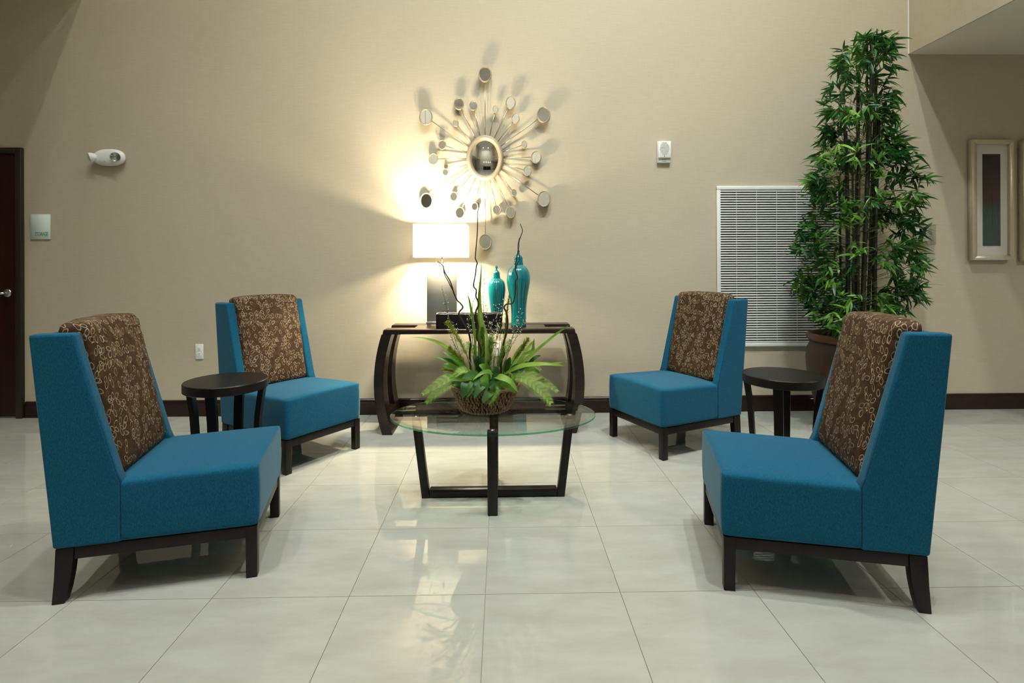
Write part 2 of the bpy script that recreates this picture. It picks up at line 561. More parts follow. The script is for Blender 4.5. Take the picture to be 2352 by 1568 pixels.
M_GLASS = mat_glass_sheet('clear_table_glass', (0.955, 0.985, 0.965, 1))
M_GLASS_EDGE = mat_glass_sheet('green_glass_edge', (0.22, 0.62, 0.45, 1), 1.5, 0.02)
M_BEVEL = mat_glass_sheet('bevelled_glass', (0.80, 0.93, 0.86, 1), 1.6, 0.02)
M_PANE = mat_glass_sheet('picture_glass', (0.98, 0.98, 0.98, 1))
M_CLEAR = mat_glass_sheet('clear_plastic', (0.93, 0.94, 0.93, 1))
M_CREAMMAT = mat_plain('white_mat_board', (0.86, 0.81, 0.75, 1), 0.8, var=0.02)
M_PICFRAME = mat_plain('champagne_picture_frame', (0.66, 0.59, 0.46, 1), 0.34, 0.35, var=0.1, scale=30)
M_CLAY = mat_plain('dark_clay', (0.050, 0.026, 0.017, 1), 0.5, var=0.35, scale=5, stretch=(1, 1, 0.5), bump=0.2)
M_CLAYRIM = mat_plain('terracotta_rim', (0.115, 0.044, 0.021, 1), 0.42, var=0.25, scale=8)
M_SOIL = mat_plain('moss_soil', (0.035, 0.03, 0.015, 1), 0.95, var=0.4, scale=60, bump=0.5)
M_CULM = mat_plain('dark_bamboo_cane', (0.010, 0.013, 0.004, 1), 0.4, var=0.5, scale=6, stretch=(1, 1, 0.4))
M_TWIG = mat_plain('twig_green', (0.10, 0.13, 0.03, 1), 0.6, var=0.2)
M_BAMBOO = mat_leaf('bamboo_leaf_green', (0.022, 0.105, 0.024, 1), (0.235, 0.485, 0.070, 1), 5.0, 0.38, 0.38)
M_BRANCH = mat_plain('dark_curly_willow', (0.028, 0.014, 0.008, 1), 0.5, var=0.3, scale=30)
M_WICKER = mat_plain('brown_woven_rush', (0.190, 0.100, 0.046, 1), 0.5, var=0.65, scale=45, bump=0.3)
M_WICKER_DARK = mat_plain('dark_basket_core', (0.02, 0.011, 0.007, 1), 0.8, var=0.2)
M_LIME = mat_leaf('lime_blade', (0.150, 0.300, 0.030, 1), (0.330, 0.500, 0.085, 1), 8.0, 0.5, 0.3)
M_FERN = mat_leaf('fern_green', (0.150, 0.290, 0.040, 1), (0.340, 0.480, 0.110, 1), 10.0, 0.55, 0.3)
M_SPIKE = mat_leaf('yellow_green_spike', (0.200, 0.270, 0.018, 1), (0.430, 0.480, 0.060, 1), 14.0, 0.6, 0.3)
M_BROAD = mat_leaf('deep_green_leaf', (0.020, 0.080, 0.020, 1), (0.075, 0.185, 0.042, 1), 9.0, 0.5, 0.2)
M_MID = mat_leaf('mid_green_leaf', (0.075, 0.210, 0.020, 1), (0.170, 0.330, 0.045, 1), 9.0, 0.4, 0.25)
M_SPRIG = mat_plain('sprig_stem', (0.09, 0.11, 0.03, 1), 0.6, var=0.2)
M_BEAD = mat_plain('white_blossom', (0.78, 0.75, 0.62, 1), 0.5, var=0.05)
M_SIGN = mat_plain('pale_sign_acrylic', (0.74, 0.86, 0.83, 1), 0.3, var=0.02)
M_SIGNGREEN = mat_plain('green_lettering', (0.03, 0.30, 0.12, 1), 0.5)
M_RED = mat_plain('red_indicator', (0.6, 0.12, 0.10, 1), 0.3)


def mat_shade():
    m = bpy.data.materials.new('white_linen_shade')
    m.use_nodes = True
    N = m.node_tree.nodes; L = m.node_tree.links
    N.remove(N['Principled BSDF'])
    tc = N.new('ShaderNodeTexCoord')
    nz = N.new('ShaderNodeTexNoise'); nz.inputs['Scale'].default_value = 220
    L.new(tc.outputs['Object'], nz.inputs['Vector'])
    cr = N.new('ShaderNodeValToRGB')
    cr.color_ramp.elements[0].color = (0.90, 0.87, 0.80, 1); cr.color_ramp.elements[1].color = (0.95, 0.92, 0.86, 1)
    L.new(nz.outputs['Fac'], cr.inputs[0])
    d = N.new('ShaderNodeBsdfDiffuse'); t = N.new('ShaderNodeBsdfTranslucent')
    L.new(cr.outputs[0], d.inputs[0]); L.new(cr.outputs[0], t.inputs[0])
    mx = N.new('ShaderNodeMixShader'); mx.inputs[0].default_value = 0.66
    L.new(d.outputs[0], mx.inputs[1]); L.new(t.outputs[0], mx.inputs[2])
    L.new(mx.outputs[0], N['Material Output'].inputs['Surface'])
    return m


def mat_art(seed):
    """abstract panel: black-brown above, rust in the middle, teal below with dark drips"""
    m, nt, N, L, P = nodes_of('abstract_drip_painting')
    tc = N.new('ShaderNodeTexCoord')
    sep = N.new('ShaderNodeSeparateXYZ'); L.new(tc.outputs['Generated'], sep.inputs[0])
    mp = N.new('ShaderNodeMapping'); mp.inputs['Scale'].default_value = (7, 1, 6); mp.inputs['Location'].default_value = (seed, 0, seed)
    L.new(tc.outputs['Generated'], mp.inputs[0])
    nz = N.new('ShaderNodeTexNoise'); nz.inputs['Scale'].default_value = 1.4; nz.inputs['Detail'].default_value = 6
    L.new(mp.outputs[0], nz.inputs['Vector'])
    ad = N.new('ShaderNodeMath'); ad.operation = 'MULTIPLY_ADD'; ad.inputs[1].default_value = 0.30
    L.new(nz.outputs['Fac'], ad.inputs[0]); L.new(sep.outputs[2], ad.inputs[2])
    cr = N.new('ShaderNodeValToRGB')
    e = cr.color_ramp.elements
    e[0].position = 0.12; e[0].color = (0.012, 0.075, 0.075, 1)
    e[1].position = 1.0; e[1].color = (0.020, 0.014, 0.014, 1)
    for p, c in ((0.50, (0.022, 0.095, 0.088, 1)), (0.60, (0.035, 0.035, 0.028, 1)), (0.66, (0.060, 0.016, 0.010, 1)), (0.85, (0.034, 0.012, 0.011, 1))):
        q = e.new(p); q.color = c
    L.new(ad.outputs[0], cr.inputs[0])
    mp2 = N.new('ShaderNodeMapping'); mp2.inputs['Scale'].default_value = (26, 1, 0.8); mp2.inputs['Location'].default_value = (seed * 3, 0, 0)
    L.new(tc.outputs['Generated'], mp2.inputs[0])
    n2 = N.new('ShaderNodeTexNoise'); n2.inputs['Scale'].default_value = 1.0; n2.inputs['Detail'].default_value = 2
    L.new(mp2.outputs[0], n2.inputs['Vector'])
    mr = N.new('ShaderNodeMapRange'); mr.inputs['From Min'].default_value = 0.36; mr.inputs['From Max'].default_value = 0.44
    mr.inputs['To Min'].default_value = 0.25; mr.inputs['To Max'].default_value = 1.0
    L.new(n2.outputs['Fac'], mr.inputs['Value'])
    mu = N.new('ShaderNodeMix'); mu.data_type = 'RGBA'; mu.blend_type = 'MULTIPLY'; mu.inputs['Factor'].default_value = 1.0
    L.new(cr.outputs[0], mu.inputs['A']); L.new(mr.outputs[0], mu.inputs['B'])
    L.new(mu.outputs['Result'], P.inputs['Base Color'])
    P.inputs['Roughness'].default_value = 0.6
    return m


M_SHADE = mat_shade()
M_BULB = mat_emit('warm_bulb', (1.0, 0.84, 0.58, 1), 1350.0)
M_CAN = mat_emit('ceiling_lamp_glow', (1.0, 0.965, 0.865, 1), 12.0)
M_PENDANT = mat_emit('pendant_glow', (1.0, 0.93, 0.78, 1), 9.0)
for m_ in (M_CAN, M_PENDANT):
    m_.cycles.emission_sampling = 'NONE'

# ------------------------------------------------------------------ the room
WY = 4.34                      # back wall
XL, XR = -6.3, 6.6             # side walls
YB = -7.2                      # wall behind the viewer
BULK_L, BULK_R = -3.30, 3.335  # lower ceilings start here
ZL, ZR = 3.42, 2.909


def struct(name, mb, mat, parent=None):
    o = mb.build(name, mat, parent)
    o['kind'] = 'structure'
    return o


struct('wall_back', MB().box(XL, XR, WY, WY + 0.15, -0.05, CEIL_Z), M_WALL)
struct('wall_front', MB().box(XL, XR, YB - 0.15, YB, -0.05, CEIL_Z), M_PAINT)
struct('wall_left', MB().box(XL - 0.15, XL, YB - 0.15, WY + 0.15, -0.05, ZL + 0.1), M_WALL)
struct('wall_right', MB().box(XR, XR + 0.15, YB - 0.15, WY + 0.15, -0.05, ZR + 0.1), M_WALL)
struct('wall_upper_left', MB().box(BULK_L - 0.012, BULK_L, YB, WY, ZL, CEIL_Z), M_WALL)
struct('wall_upper_right', MB().box(BULK_R, BULK_R + 0.012, YB, WY, ZR, CEIL_Z), M_WALL)
struct('ceiling', MB().box(BULK_L - 0.1, BULK_R + 0.1, YB - 0.15, WY + 0.15, CEIL_Z, CEIL_Z + 0.1), M_CEIL)
struct('ceiling_low_left', MB().box(XL, BULK_L - 0.012, YB, WY, ZL, ZL + 0.1), M_SOFFIT)
struct('ceiling_low_right', MB().box(BULK_R + 0.012, XR, YB, WY, ZR, ZR + 0.1), M_SOFFIT)
tb = MB()
tb.box(BULK_R - 0.006, BULK_R, WY - 0.006, WY, ZR, CEIL_Z)
struct('trim_1', tb, M_CEIL)

# floor: each tile in view is a piece of its own, lying on the grout bed
T, OX, OY, G = 0.4955, -0.0662, 2.4625, 0.0017
floor = struct('floor', MB().box(XL, XR, YB, WY, -0.05, -0.0035), M_GROUT)


def tile_mb(mb, x0, x1, y0, y1):
    g = G / 2
    x0 += g; x1 -= g; y0 += g; y1 -= g
    b = 0.0005
    vs_ = [(x0, y0, -0.0035), (x1, y0, -0.0035), (x1, y1, -0.0035), (x0, y1, -0.0035),
           (x0, y0, -b), (x1, y0, -b), (x1, y1, -b), (x0, y1, -b),
           (x0 + b, y0 + b, 0), (x1 - b, y0 + b, 0), (x1 - b, y1 - b, 0), (x0 + b, y1 - b, 0)]
    fs = [(0, 1, 5, 4), (1, 2, 6, 5), (2, 3, 7, 6), (3, 0, 4, 7), (4, 5, 9, 8), (5, 6, 10, 9), (6, 7, 11, 10), (7, 4, 8, 11), (8, 9, 10, 11)]
    mb.add(vs_, fs[:8], 1)
    return mb.add(vs_[8:], [(0, 1, 2, 3)], 0)


tile_full = tile_mb(MB(), 0, T, 0, T).mesh('tile')
tile_full.materials.append(M_TILE); tile_full.materials.append(M_GROUT)
cut_h = WY - (OY + 3 * T)
tile_cut = tile_mb(MB(), 0, T, 0, cut_h).mesh('tile_cut')
tile_cut.materials.append(M_TILE); tile_cut.materials.append(M_GROUT)
rest = MB()
KX0, KX1 = -13, 13
for j in range(-20, 4):
    for k in range(KX0, KX1 + 1):
        x0, y0 = OX + k * T, OY + j * T
        y1 = min(y0 + T, WY)
        if -4 <= j and -9 <= k <= 9:
            o = bpy.data.objects.new('tile', tile_full if j < 3 else tile_cut)
            COL.objects.link(o)
            o.location = (x0, y0, 0)
            o.parent = floor
        else:
            xa, xb = max(x0, XL), min(x0 + T, XR)
            ya = max(y0, YB)
            if xb - xa > 0.02 and y1 - ya > 0.02:
                tile_mb(rest, xa, xb, ya, y1)
ro = rest.build('tile_field', [M_TILE, M_GROUT], floor)
ro['kind'] = 'stuff'

# baseboard with a moulded top
def baseboard(name, x0, x1):
    h = 0.128
    prof = [(WY, 0), (WY - 0.016, 0), (WY - 0.016, h * 0.76), (WY - 0.013, h * 0.80), (WY - 0.0155, h * 0.84),
            (WY - 0.0145, h * 0.92), (WY - 0.009, h * 0.98), (WY - 0.004, h), (WY, h)]
    b = MB().prism(prof, 'x', x0, x1)
    return struct(name, b, M_BASE)


baseboard('baseboard_back', -3.785, XR)

# door at the left end of the back wall
door = empty('door_1', (-4.26, WY, 0))
door['kind'] = 'structure'
DX0, DX1 = -0.47, 0.42        # leaf, local
MB().box(DX0, DX1, -0.014, -0.004, 0.012, 2.09, 0.003).build('door_leaf', M_DOOR, door)
for (a, b_) in ((DX1, DX1 + 0.048), (DX0 - 0.048, DX0)):
    MB().box(a, b_, -0.034, -0.001, 0.0, 2.138, 0.004).build('door_jamb', M_FRAME_DARK, door)
MB().box(DX0, DX1, -0.034, -0.001, 2.093, 2.138, 0.004).build('door_head', M_FRAME_DARK, door)
hd = MB()
hz = 0.99
hd.lathe([(0.0, 0), (0.031, 0), (0.034, 0.004), (0.033, 0.012), (0.026, 0.018), (0.012, 0.021), (0.0, 0.0215)], 24)
for i, (x, y, z) in enumerate(hd.v):
    hd.v[i] = (0.352 + x, -0.014 - z, hz + y)
hd.tube([(0.352, -0.03, hz), (0.352, -0.062, hz), (0.335, -0.068, hz), (0.28, -0.070, hz - 0.003), (0.225, -0.066, hz - 0.004)], [0.011, 0.011, 0.012, 0.010, 0.008], 10)
hd.build('door_handle', M_CHROME, door)

# ------------------------------------------------------------------ recessed ceiling lamps and reception behind the viewer
def can_light(x, y, w, aim, spread, color, zc=None):
    low = zc is not None
    zc = zc if low else CEIL_Z
    o = empty('ceiling_downlight', (x, y, zc))
    tag(o, 'round recessed downlight in the low ceiling at the right' if low else 'round white recessed downlight in the high lobby ceiling', 'ceiling light',
        'recessed downlights in the low ceiling' if low else 'recessed downlights in the lobby ceiling')
    MB().lathe([(0.085, -0.006), (0.115, -0.010), (0.12, -0.001)], 24).build('trim_ring', M_WHITE, o)
    d = MB().lathe([(0.0001, -0.003), (0.085, -0.003)], 24)
    d.build('lens', M_CAN, o)
    ld = bpy.data.lights.new('downlight', 'AREA')
    ld.shape = 'DISK'
    ld.size = 0.19
    ld.energy = w
    ld.color = color
    ld.spread = R(spread)
    lo = bpy.data.objects.new('downlight_beam', ld)
    COL.objects.link(lo)
    lo.parent = o
    lo.location = (0, 0, -0.02)
    if aim:
        lo.rotation_euler = (Vector(aim) - Vector((x, y, zc))).to_track_quat('-Z', 'Y').to_euler()


for c_ in CANS:
    can_light(*c_)
for (x, y, w) in LOW_CANS:
    can_light(x, y, w, None, 150, CAN_COLOR, ZR)

# ------------------------------------------------------------------ lounge chairs
W2 = 0.5530 / 2
L_, LS, ZB, ZS, ZT, LF, LT = 0.673, 0.458, 0.197, 0.437, 0.964, 0.606, 0.744
TH = 0.056


def uv_cushion(o):
    me = o.data
    uvl = me.uv_layers.new(name='UVMap')
    for p in me.polygons:
        for li in p.loop_indices:
            c = me.vertices[me.loops[li].vertex_index].co
            t = (c.z - 0.425) / 0.573
            d = c.y - (LS + 0.010 + (LF - 0.032 - LS) * t)          # depth behind the front face
            uvl.data[li].uv = (c.x + d * (0.9 if c.x > 0 else -0.9) if abs(c.x) > 0.15 else c.x, c.z + d * 0.3)


def make_chair_meshes():
    out = {}
    # seat block
    b = soft_box(24, 0.055, 0.055, 0.115)
    for v in b.verts:
        x, y, z = v.co
        yy = (y + 1) / 2
        top = ZS + 0.010 * (1 - x * x) * (1 - abs(y) ** 3) - 0.018 * yy - (0.004 if z > 0 else 0) * abs(x) ** 3
        zz = ZB + (z + 1) / 2 * (top - ZB)
        v.co = Vector((x * (W2 - 0.004) * (1 + 0.006 * (1 - z * z)), yy * (LS + 0.10) - 0.004 * (1 - z * z), zz))
    out['seat'] = MB().bm(b, 0, True).mesh('seat')
    # side wings
    poly = [(LS, ZB), (LS, 0.418), (LS + 0.012, 0.448), (LF, ZT), (LT, ZT), (L_, ZB)]
    m = MB()
    for s in (-1, 1):
        m = MB().prism([(p[0], p[1]) for p in poly], 'x', s * W2, s * (W2 - TH), 0.011, 3)
        out['wing%d' % s] = m.mesh('wing')
    poly = [(L_ - 0.075, ZB + 0.002), (LT - 0.050, ZT - 0.012), (LT - 0.004, ZT - 0.008), (L_ - 0.004, ZB + 0.002)]
    out['back_panel'] = MB().prism(poly, 'x', -(W2 - TH + 0.002), W2 - TH + 0.002, 0.008, 2).mesh('back_panel')
    # brown cushion
    b = soft_box(22, 0.10, 0.40, 0.075)
    zc0, zc1 = 0.425, 0.998
    for v in b.verts:
        x, y, z = v.co
        t = (z + 1) / 2
        zz = zc0 + t * (zc1 - zc0)
        yf = LS + 0.010 + (LF - 0.022 - LS - 0.010) * t       # front face
        yb = (L_ - 0.078) + (LT - 0.056 - L_ + 0.078) * t      # rear face
        puff = 0.016 * (1 - x ** 4) * (1 - (2 * t - 1) ** 4)
        yf -= puff
        yy = yf + (y + 1) / 2 * (yb - yf)
        wid = (W2 - TH - 0.001) * (1.0 + (0.0 if t < 0.92 else 0.03))
        crumple = 0.004 * noise.noise(Vector((x * 3, y * 4, z * 9))) + (0.006 * noise.noise(Vector((7, y * 3, z * 14))) if abs(x) > 0.88 else 0)
        zz += (0.006 * (1 - x * x) if t > 0.9 else 0) - (0.012 * abs(x) ** 6 if t > 0.9 else 0)
        v.co = Vector((max(-W2 + TH - 0.0005, min(W2 - TH + 0.0005, x * wid)) if zz < ZT + 0.004 else x * wid, yy + crumple, zz))
    out['cushion'] = MB().bm(b, 0, True).mesh('back_cushion')
    # legs, rails
    lw = 0.040
    for s in (-1, 1):
        a, c = s * (W2 - 0.004), s * (W2 - 0.004 - lw)
        out['leg%d' % s] = MB().prism([(0.004, 0), (0.004, ZB), (0.046, ZB), (0.044, 0)], 'x', a, c, 0.0025, 2).mesh('leg')
        pr = [(LT - 0.064, 0.0), (L_ + 0.004, 0.0), (L_ - 0.004, 0.08), (L_ - 0.008, ZB), (L_ - 0.062, ZB), (L_ - 0.060, 0.155), (L_ - 0.052, 0.11), (L_ - 0.044, 0.06), (L_ - 0.034, 0.0)]
        pr = [(L_ - 0.034, 0.0), (L_ + 0.004, 0.0), (L_ - 0.003, 0.09), (L_ - 0.008, ZB), (L_ - 0.064, ZB), (L_ - 0.062, 0.155), (L_ - 0.056, 0.10), (L_ - 0.046, 0.045)]
        out['rear%d' % s] = MB().prism(pr, 'x', a, c, 0.002, 2).mesh('leg')
        out['rail%d' % s] = MB().box(min(a, c) + 0.004, max(a, c) - 0.004, 0.044, L_ - 0.062, 0.153, ZB - 0.0005, 0.002).mesh('side_rail')
        # seam welt along the wing front and top
        pts = [(s * (W2 - 0.004), LS + 0.004, ZB + 0.006), (s * (W2 - 0.004), LS + 0.004, 0.416), (s * (W2 - 0.0045), LS + 0.017, 0.448), (s * (W2 - 0.0045), LF + 0.006, ZT - 0.007), (s * (W2 - 0.0045), LT - 0.006, ZT - 0.005)]
        out['welt%d' % s] = MB().tube(pts, 0.0030, 6).mesh('piping')
    out['front_rail'] = MB().box(-(W2 - 0.044), W2 - 0.044, 0.008, 0.038, 0.153, ZB - 0.0005, 0.002).mesh('front_rail')
    out['rear_rail'] = MB().box(-(W2 - 0.044), W2 - 0.044, L_ - 0.050, L_ - 0.020, 0.153, ZB - 0.0005, 0.002).mesh('rear_rail')
    return out


def make_chair():
    ms = make_chair_meshes()
    root = empty('lounge_chair')
    seat = link('seat', ms['seat'], M_BLUE, root)
    for s in (-1, 1):
        w = link('wing', ms['wing%d' % s], M_BLUE, root)
        weighted(w)
        link('piping', ms['welt%d' % s], M_PIPE, w)
        sharp_auto(link('leg', ms['leg%d' % s], M_BLACKWOOD, root))
        sharp_auto(link('leg', ms['rear%d' % s], M_BLACKWOOD, root))
        sharp_auto(link('side_rail', ms['rail%d' % s], M_BLACKWOOD, root))
    weighted(link('back_panel', ms['back_panel'], M_BLUE, root))
    c = link('back_cushion', ms['cushion'], M_RINGS, root)
    uv_cushion(c)
    c['label'] = 'brown back cushion printed with cream oval rings'
    link('front_rail', ms['front_rail'], M_BLACKWOOD, root)
    link('rear_rail', ms['rear_rail'], M_BLACKWOOD, root)
    return root


def copy_tree(o, parent=None):
    c = o.copy()
    COL.objects.link(c)
    c.parent = parent
    for ch in list(o.children):
        copy_tree(ch, c)
    return c


chair0 = make_chair()
chairs = [((-1.013, 2.364), 103.59, 'large teal lounge chair nearest the viewer on the storage door side'),
          ((-1.086, 3.320), 56.23, 'teal lounge chair between the left round table and the console'),
          ((0.858, 3.504), -65.14, 'teal lounge chair standing in front of the white wall grille'),
          ((0.872, 2.235), -103.11, 'large teal lounge chair nearest the viewer, in front of the bamboo')]
for i, ((x, y), th, lab) in enumerate(chairs):
    o = chair0 if i == 0 else copy_tree(chair0)
    o.location = (x, y, 0)
    o.rotation_euler = (0, 0, R(th))
    tag(o, lab, 'chair', 'teal lounge chairs around the glass table')

# ------------------------------------------------------------------ round side tables
def make_side_table():
    t = empty('side_table')
    r, h = 0.203, 0.60
    MB().lathe([(0.001, h - 0.047), (r - 0.004, h - 0.047), (r, h - 0.044), (r, h - 0.004), (r - 0.003, h), (0.001, h)], 64).build('table_top', M_BLACKWOOD, t)
    sharp_auto(t.children[0], 30)
    for k in range(4):
        a = R(20 + 90 * k)
        m = MB()
        sec = [(0.0, 0.172, 0.024), (0.10, 0.157, 0.025), (0.25, 0.152, 0.026), (0.42, 0.163, 0.027), (0.553, 0.182, 0.028)]
        vs_, fs = [], []
        for (z, rad, w) in sec:
            for (dx, dy) in ((-w / 2, -w * 0.82), (w / 2, -w * 0.82), (w / 2, w * 0.82), (-w / 2, w * 0.82)):
                x, y = rad + dx, dy
                vs_.append((x * math.cos(a) - y * math.sin(a), x * math.sin(a) + y * math.cos(a), z))
        for i in range(len(sec) - 1):
            for j in range(4):
                fs.append((i * 4 + j, i * 4 + (j + 1) % 4, i * 4 + 4 + (j + 1) % 4, i * 4 + 4 + j))
        fs += [(3, 2, 1, 0), tuple(len(vs_) - 4 + j for j in range(4))]
        m.add(vs_, fs)
        m.build('leg', M_BLACKWOOD, t)
    return t


st0 = make_side_table()
st0.location = (-1.462, 2.872, 0)
st0.rotation_euler = (0, 0, R(75))
tag(st0, 'round black wooden side table between the two left chairs', 'side table', 'round black side tables')
st1 = copy_tree(st0)
st1.location = (1.527, 2.905, 0)
st1.rotation_euler = (0, 0, R(36))
tag(st1, 'round black wooden side table between the two right chairs', 'side table', 'round black side tables')

# ------------------------------------------------------------------ console table with curved slotted ends
CTX, CY0, CY1 = -0.163, 3.81, 4.24
SL0, SL1 = 3.945, 4.10
con = empty('console_table', (CTX, 0, 0))
tag(con, 'dark espresso console table with bowed slotted ends below the mirror', 'console table')
HT = 0.742
TX = 0.678
m = MB()
# top: a slab with an open slot at both ends
m.box(-0.478, 0.478, SL0, SL1, HT - 0.032, HT)
for (a, b_) in ((CY0, SL0), (SL1, CY1)):
    m.prism([(-TX - 0.006, HT - 0.032), (-TX, HT), (TX, HT), (TX + 0.006, HT - 0.032)], 'y', a, b_, 0.002, 1)
sharp_auto(m.build('table_top', M_ESPRESSO, con), 25)


def leg_profile(s, z0, z1, n=14):
    outer, inner = [], []
    for i in range(n + 1):
        z = z0 + (z1 - z0) * i / n
        q = (z - 0.36) / 0.36
        xo = 0.746 - 0.058 * min(q * q, 1.2)
        xi = 0.679 - 0.062 * min(q * q, 1.2)
        outer.append((s * xo, z)); inner.append((s * xi, z))
    return outer, inner


def leg_piece(mb, s, z0, z1, y0, y1):
    o_, i_ = leg_profile(s, z0, z1)
    n = len(o_)
    vs_ = [(p[0], y, p[1]) for y in (y0, y1) for p in o_ + i_]
    fs = []
    k = 2 * n
    for a in range(n - 1):
        fs.append((a, a + 1, n + a + 1, n + a))
        fs.append((k + a + 1, k + a, k + n + a, k + n + a + 1))
        fs.append((a + 1, a, k + a, k + a + 1))
        fs.append((n + a, n + a + 1, k + n + a + 1, k + n + a))
    fs.append((0, n, k + n, k)); fs.append((n - 1, k + n - 1, k + 2 * n - 1, 2 * n - 1))
    return mb.add(vs_, fs)


for s in (-1, 1):
    m = MB()
    leg_piece(m, s, 0.0, HT - 0.033, CY0, SL0)
    leg_piece(m, s, 0.0, HT - 0.033, SL1, CY1)
    leg_piece(m, s, 0.0, 0.145, SL0, SL1)
    m.build('bowed_end', M_ESPRESSO, con)

# ------------------------------------------------------------------ table lamp
LPX = at_plane(1015.5, 700, 4.075).x
lamp = empty('table_lamp', (LPX, 4.085, HT))
tag(lamp, 'lit table lamp with box shade and brushed steel slab base', 'lamp')
MB().box(-0.116, 0.116, -0.045, 0.045, 0.012, 0.030, 0.002).build('foot', M_STEEL_BASE, lamp)
f0 = lamp.children[0]
for s in (-1, 1):
    MB().box(s * 0.098 - 0.012, s * 0.098 + 0.012, -0.04, 0.04, 0.0, 0.0125).build('foot_pad', M_STEEL_BASE, f0)
MB().box(-0.112, 0.112, -0.038, 0.038, 0.030, 0.438, 0.003).build('body', M_STEEL, lamp)
neck = MB().tube([(0, 0, 0.437), (0, 0, 0.64)], 0.006, 12)
neck.tube([(-0.09, -0.05, 0.636), (0, 0, 0.636), (0.09, -0.05, 0.636)], 0.006, 10)
neck.build('neck', M_CHROME, lamp)
# shade: rounded box sleeve, open above and below
def round_rect(hx, hy, r, n=5):
    pts = []
    for (cx, cy, a0) in ((hx - r, hy - r, 0), (-hx + r, hy - r, 90), (-hx + r, -hy + r, 180), (hx - r, -hy + r, 270)):
        for i in range(n + 1):
            a = R(a0 + 90 * i / n)
            pts.append((cx + r * math.cos(a), cy + r * math.sin(a)))
    return pts


SZ0, SZ1 = 0.515, 0.760
def sleeve(hx, hy, r, th, z0, z1):
    o_, i_ = round_rect(hx, hy, r), round_rect(hx - th, hy - th, r - th * 0.5)
    n = len(o_)
    vs_ = [(p[0], p[1], z) for z in (z0, z1) for p in o_] + [(p[0], p[1], z) for z in (z0, z1) for p in i_]
    fs = []
    for a in range(n):
        b_ = (a + 1) % n
        fs.append((a, b_, n + b_, n + a))
        fs.append((2 * n + b_, 2 * n + a, 3 * n + a, 3 * n + b_))
        fs.append((b_, a, 2 * n + a, 2 * n + b_))
        fs.append((n + a, n + b_, 3 * n + b_, 3 * n + a))
    return vs_, fs


sh = MB().add(*sleeve(0.1965, 0.170, 0.026, 0.003, SZ0, SZ1), smooth=True).build('shade', M_SHADE, lamp)
sharp_auto(sh, 50)
for z in (SZ0, SZ1 - 0.003):
    MB().add(*sleeve(0.1975, 0.1710, 0.0270, 0.0010, z, z + 0.003), smooth=True).build('shade_trim', M_WHITE, sh)
for s in (-1, 1):
    b = MB().ball((s * 0.105, -0.05, 0.640), 0.034, 16, 10, sc=(1.25, 1, 1))
    b.build('bulb', M_BULB, lamp)
    ch = MB().tube([(s * 0.043, -0.02, 0.60), (s * 0.043, -0.02, 0.478)], 0.0012, 6)
    ch.ball((s * 0.043, -0.02, 0.474), 0.005, 8, 6)
    ch.build('pull_chain', M_CHROME, lamp)

# ------------------------------------------------------------------ black scalloped tray box
bx = at_plane(1077.5, 755, 3.875)
tray = empty('scalloped_box', (bx.x, 3.92, HT))
tag(tray, 'long black box with wavy silver rim on the console', 'box')
hw, hd_, hh = 0.236, 0.055, 0.102
def wavy_panel(p0, p1, th, nrm, n=40):
    p0, p1, nrm = Vector(p0), Vector(p1), Vector(nrm)
    vs_, fs, rim, rf = [], [], [], []
    for i in range(n + 1):
        t = i / n
        q = p0.lerp(p1, t)
        z = hh + 0.0022 * abs(math.sin(t * (p1 - p0).length * 95)) + 0.001 * math.sin(t * 37)
        for off in (0, th):
            w = q + nrm * off
            vs_ += [(w.x, w.y, 0.0), (w.x, w.y, z)]
    for i in range(n):
        a, b_ = i * 4, (i + 1) * 4
        fs += [(a, b_, b_ + 1, a + 1), (b_ + 2, a + 2, a + 3, b_ + 3), (a + 1, b_ + 1, b_ + 3, a + 3)]
    fs += [(0, 1, 3, 2), (n * 4, n * 4 + 2, n * 4 + 3, n * 4 + 1)]
    return vs_, fs


body = MB()
for a, b_, nr in (((-hw, -hd_, 0), (hw, -hd_, 0), (0, 1, 0)), ((-hw, hd_, 0), (hw, hd_, 0), (0, -1, 0)),
                  ((-hw, -hd_, 0), (-hw, hd_, 0), (1, 0, 0)), ((hw, -hd_, 0), (hw, hd_, 0), (-1, 0, 0))):
    vs_, fs = wavy_panel(a, b_, 0.006, nr, 40 if abs(a[0] - b_[0]) > 0.1 else 10)
    body.add(vs_, fs)
body.box(-hw + 0.004, hw - 0.004, -hd_ + 0.004, hd_ - 0.004, 0.0, 0.008)
bo = body.build('box_body', M_BLACKBOX, tray)
rim = MB()
for sy in (-1, 1):
    pts = []
    for i in range(81):
        t = i / 80
        z = hh + 0.0022 * abs(math.sin(t * 2 * hw * 95)) + 0.001 * math.sin(t * 37) + 0.001
        pts.append((-hw + 2 * hw * t, sy * (hd_ - 0.003), z))
    rim.tube(pts, 0.0018, 6)
for sx in (-1, 1):
    rim.tube([(sx * (hw - 0.003), -hd_ + 0.003, hh + 0.003), (sx * (hw - 0.003), 0, hh + 0.005), (sx * (hw - 0.003), hd_ - 0.003, hh + 0.003)], 0.0028, 6)
rim.build('rim', M_SILVEREDGE, tray)

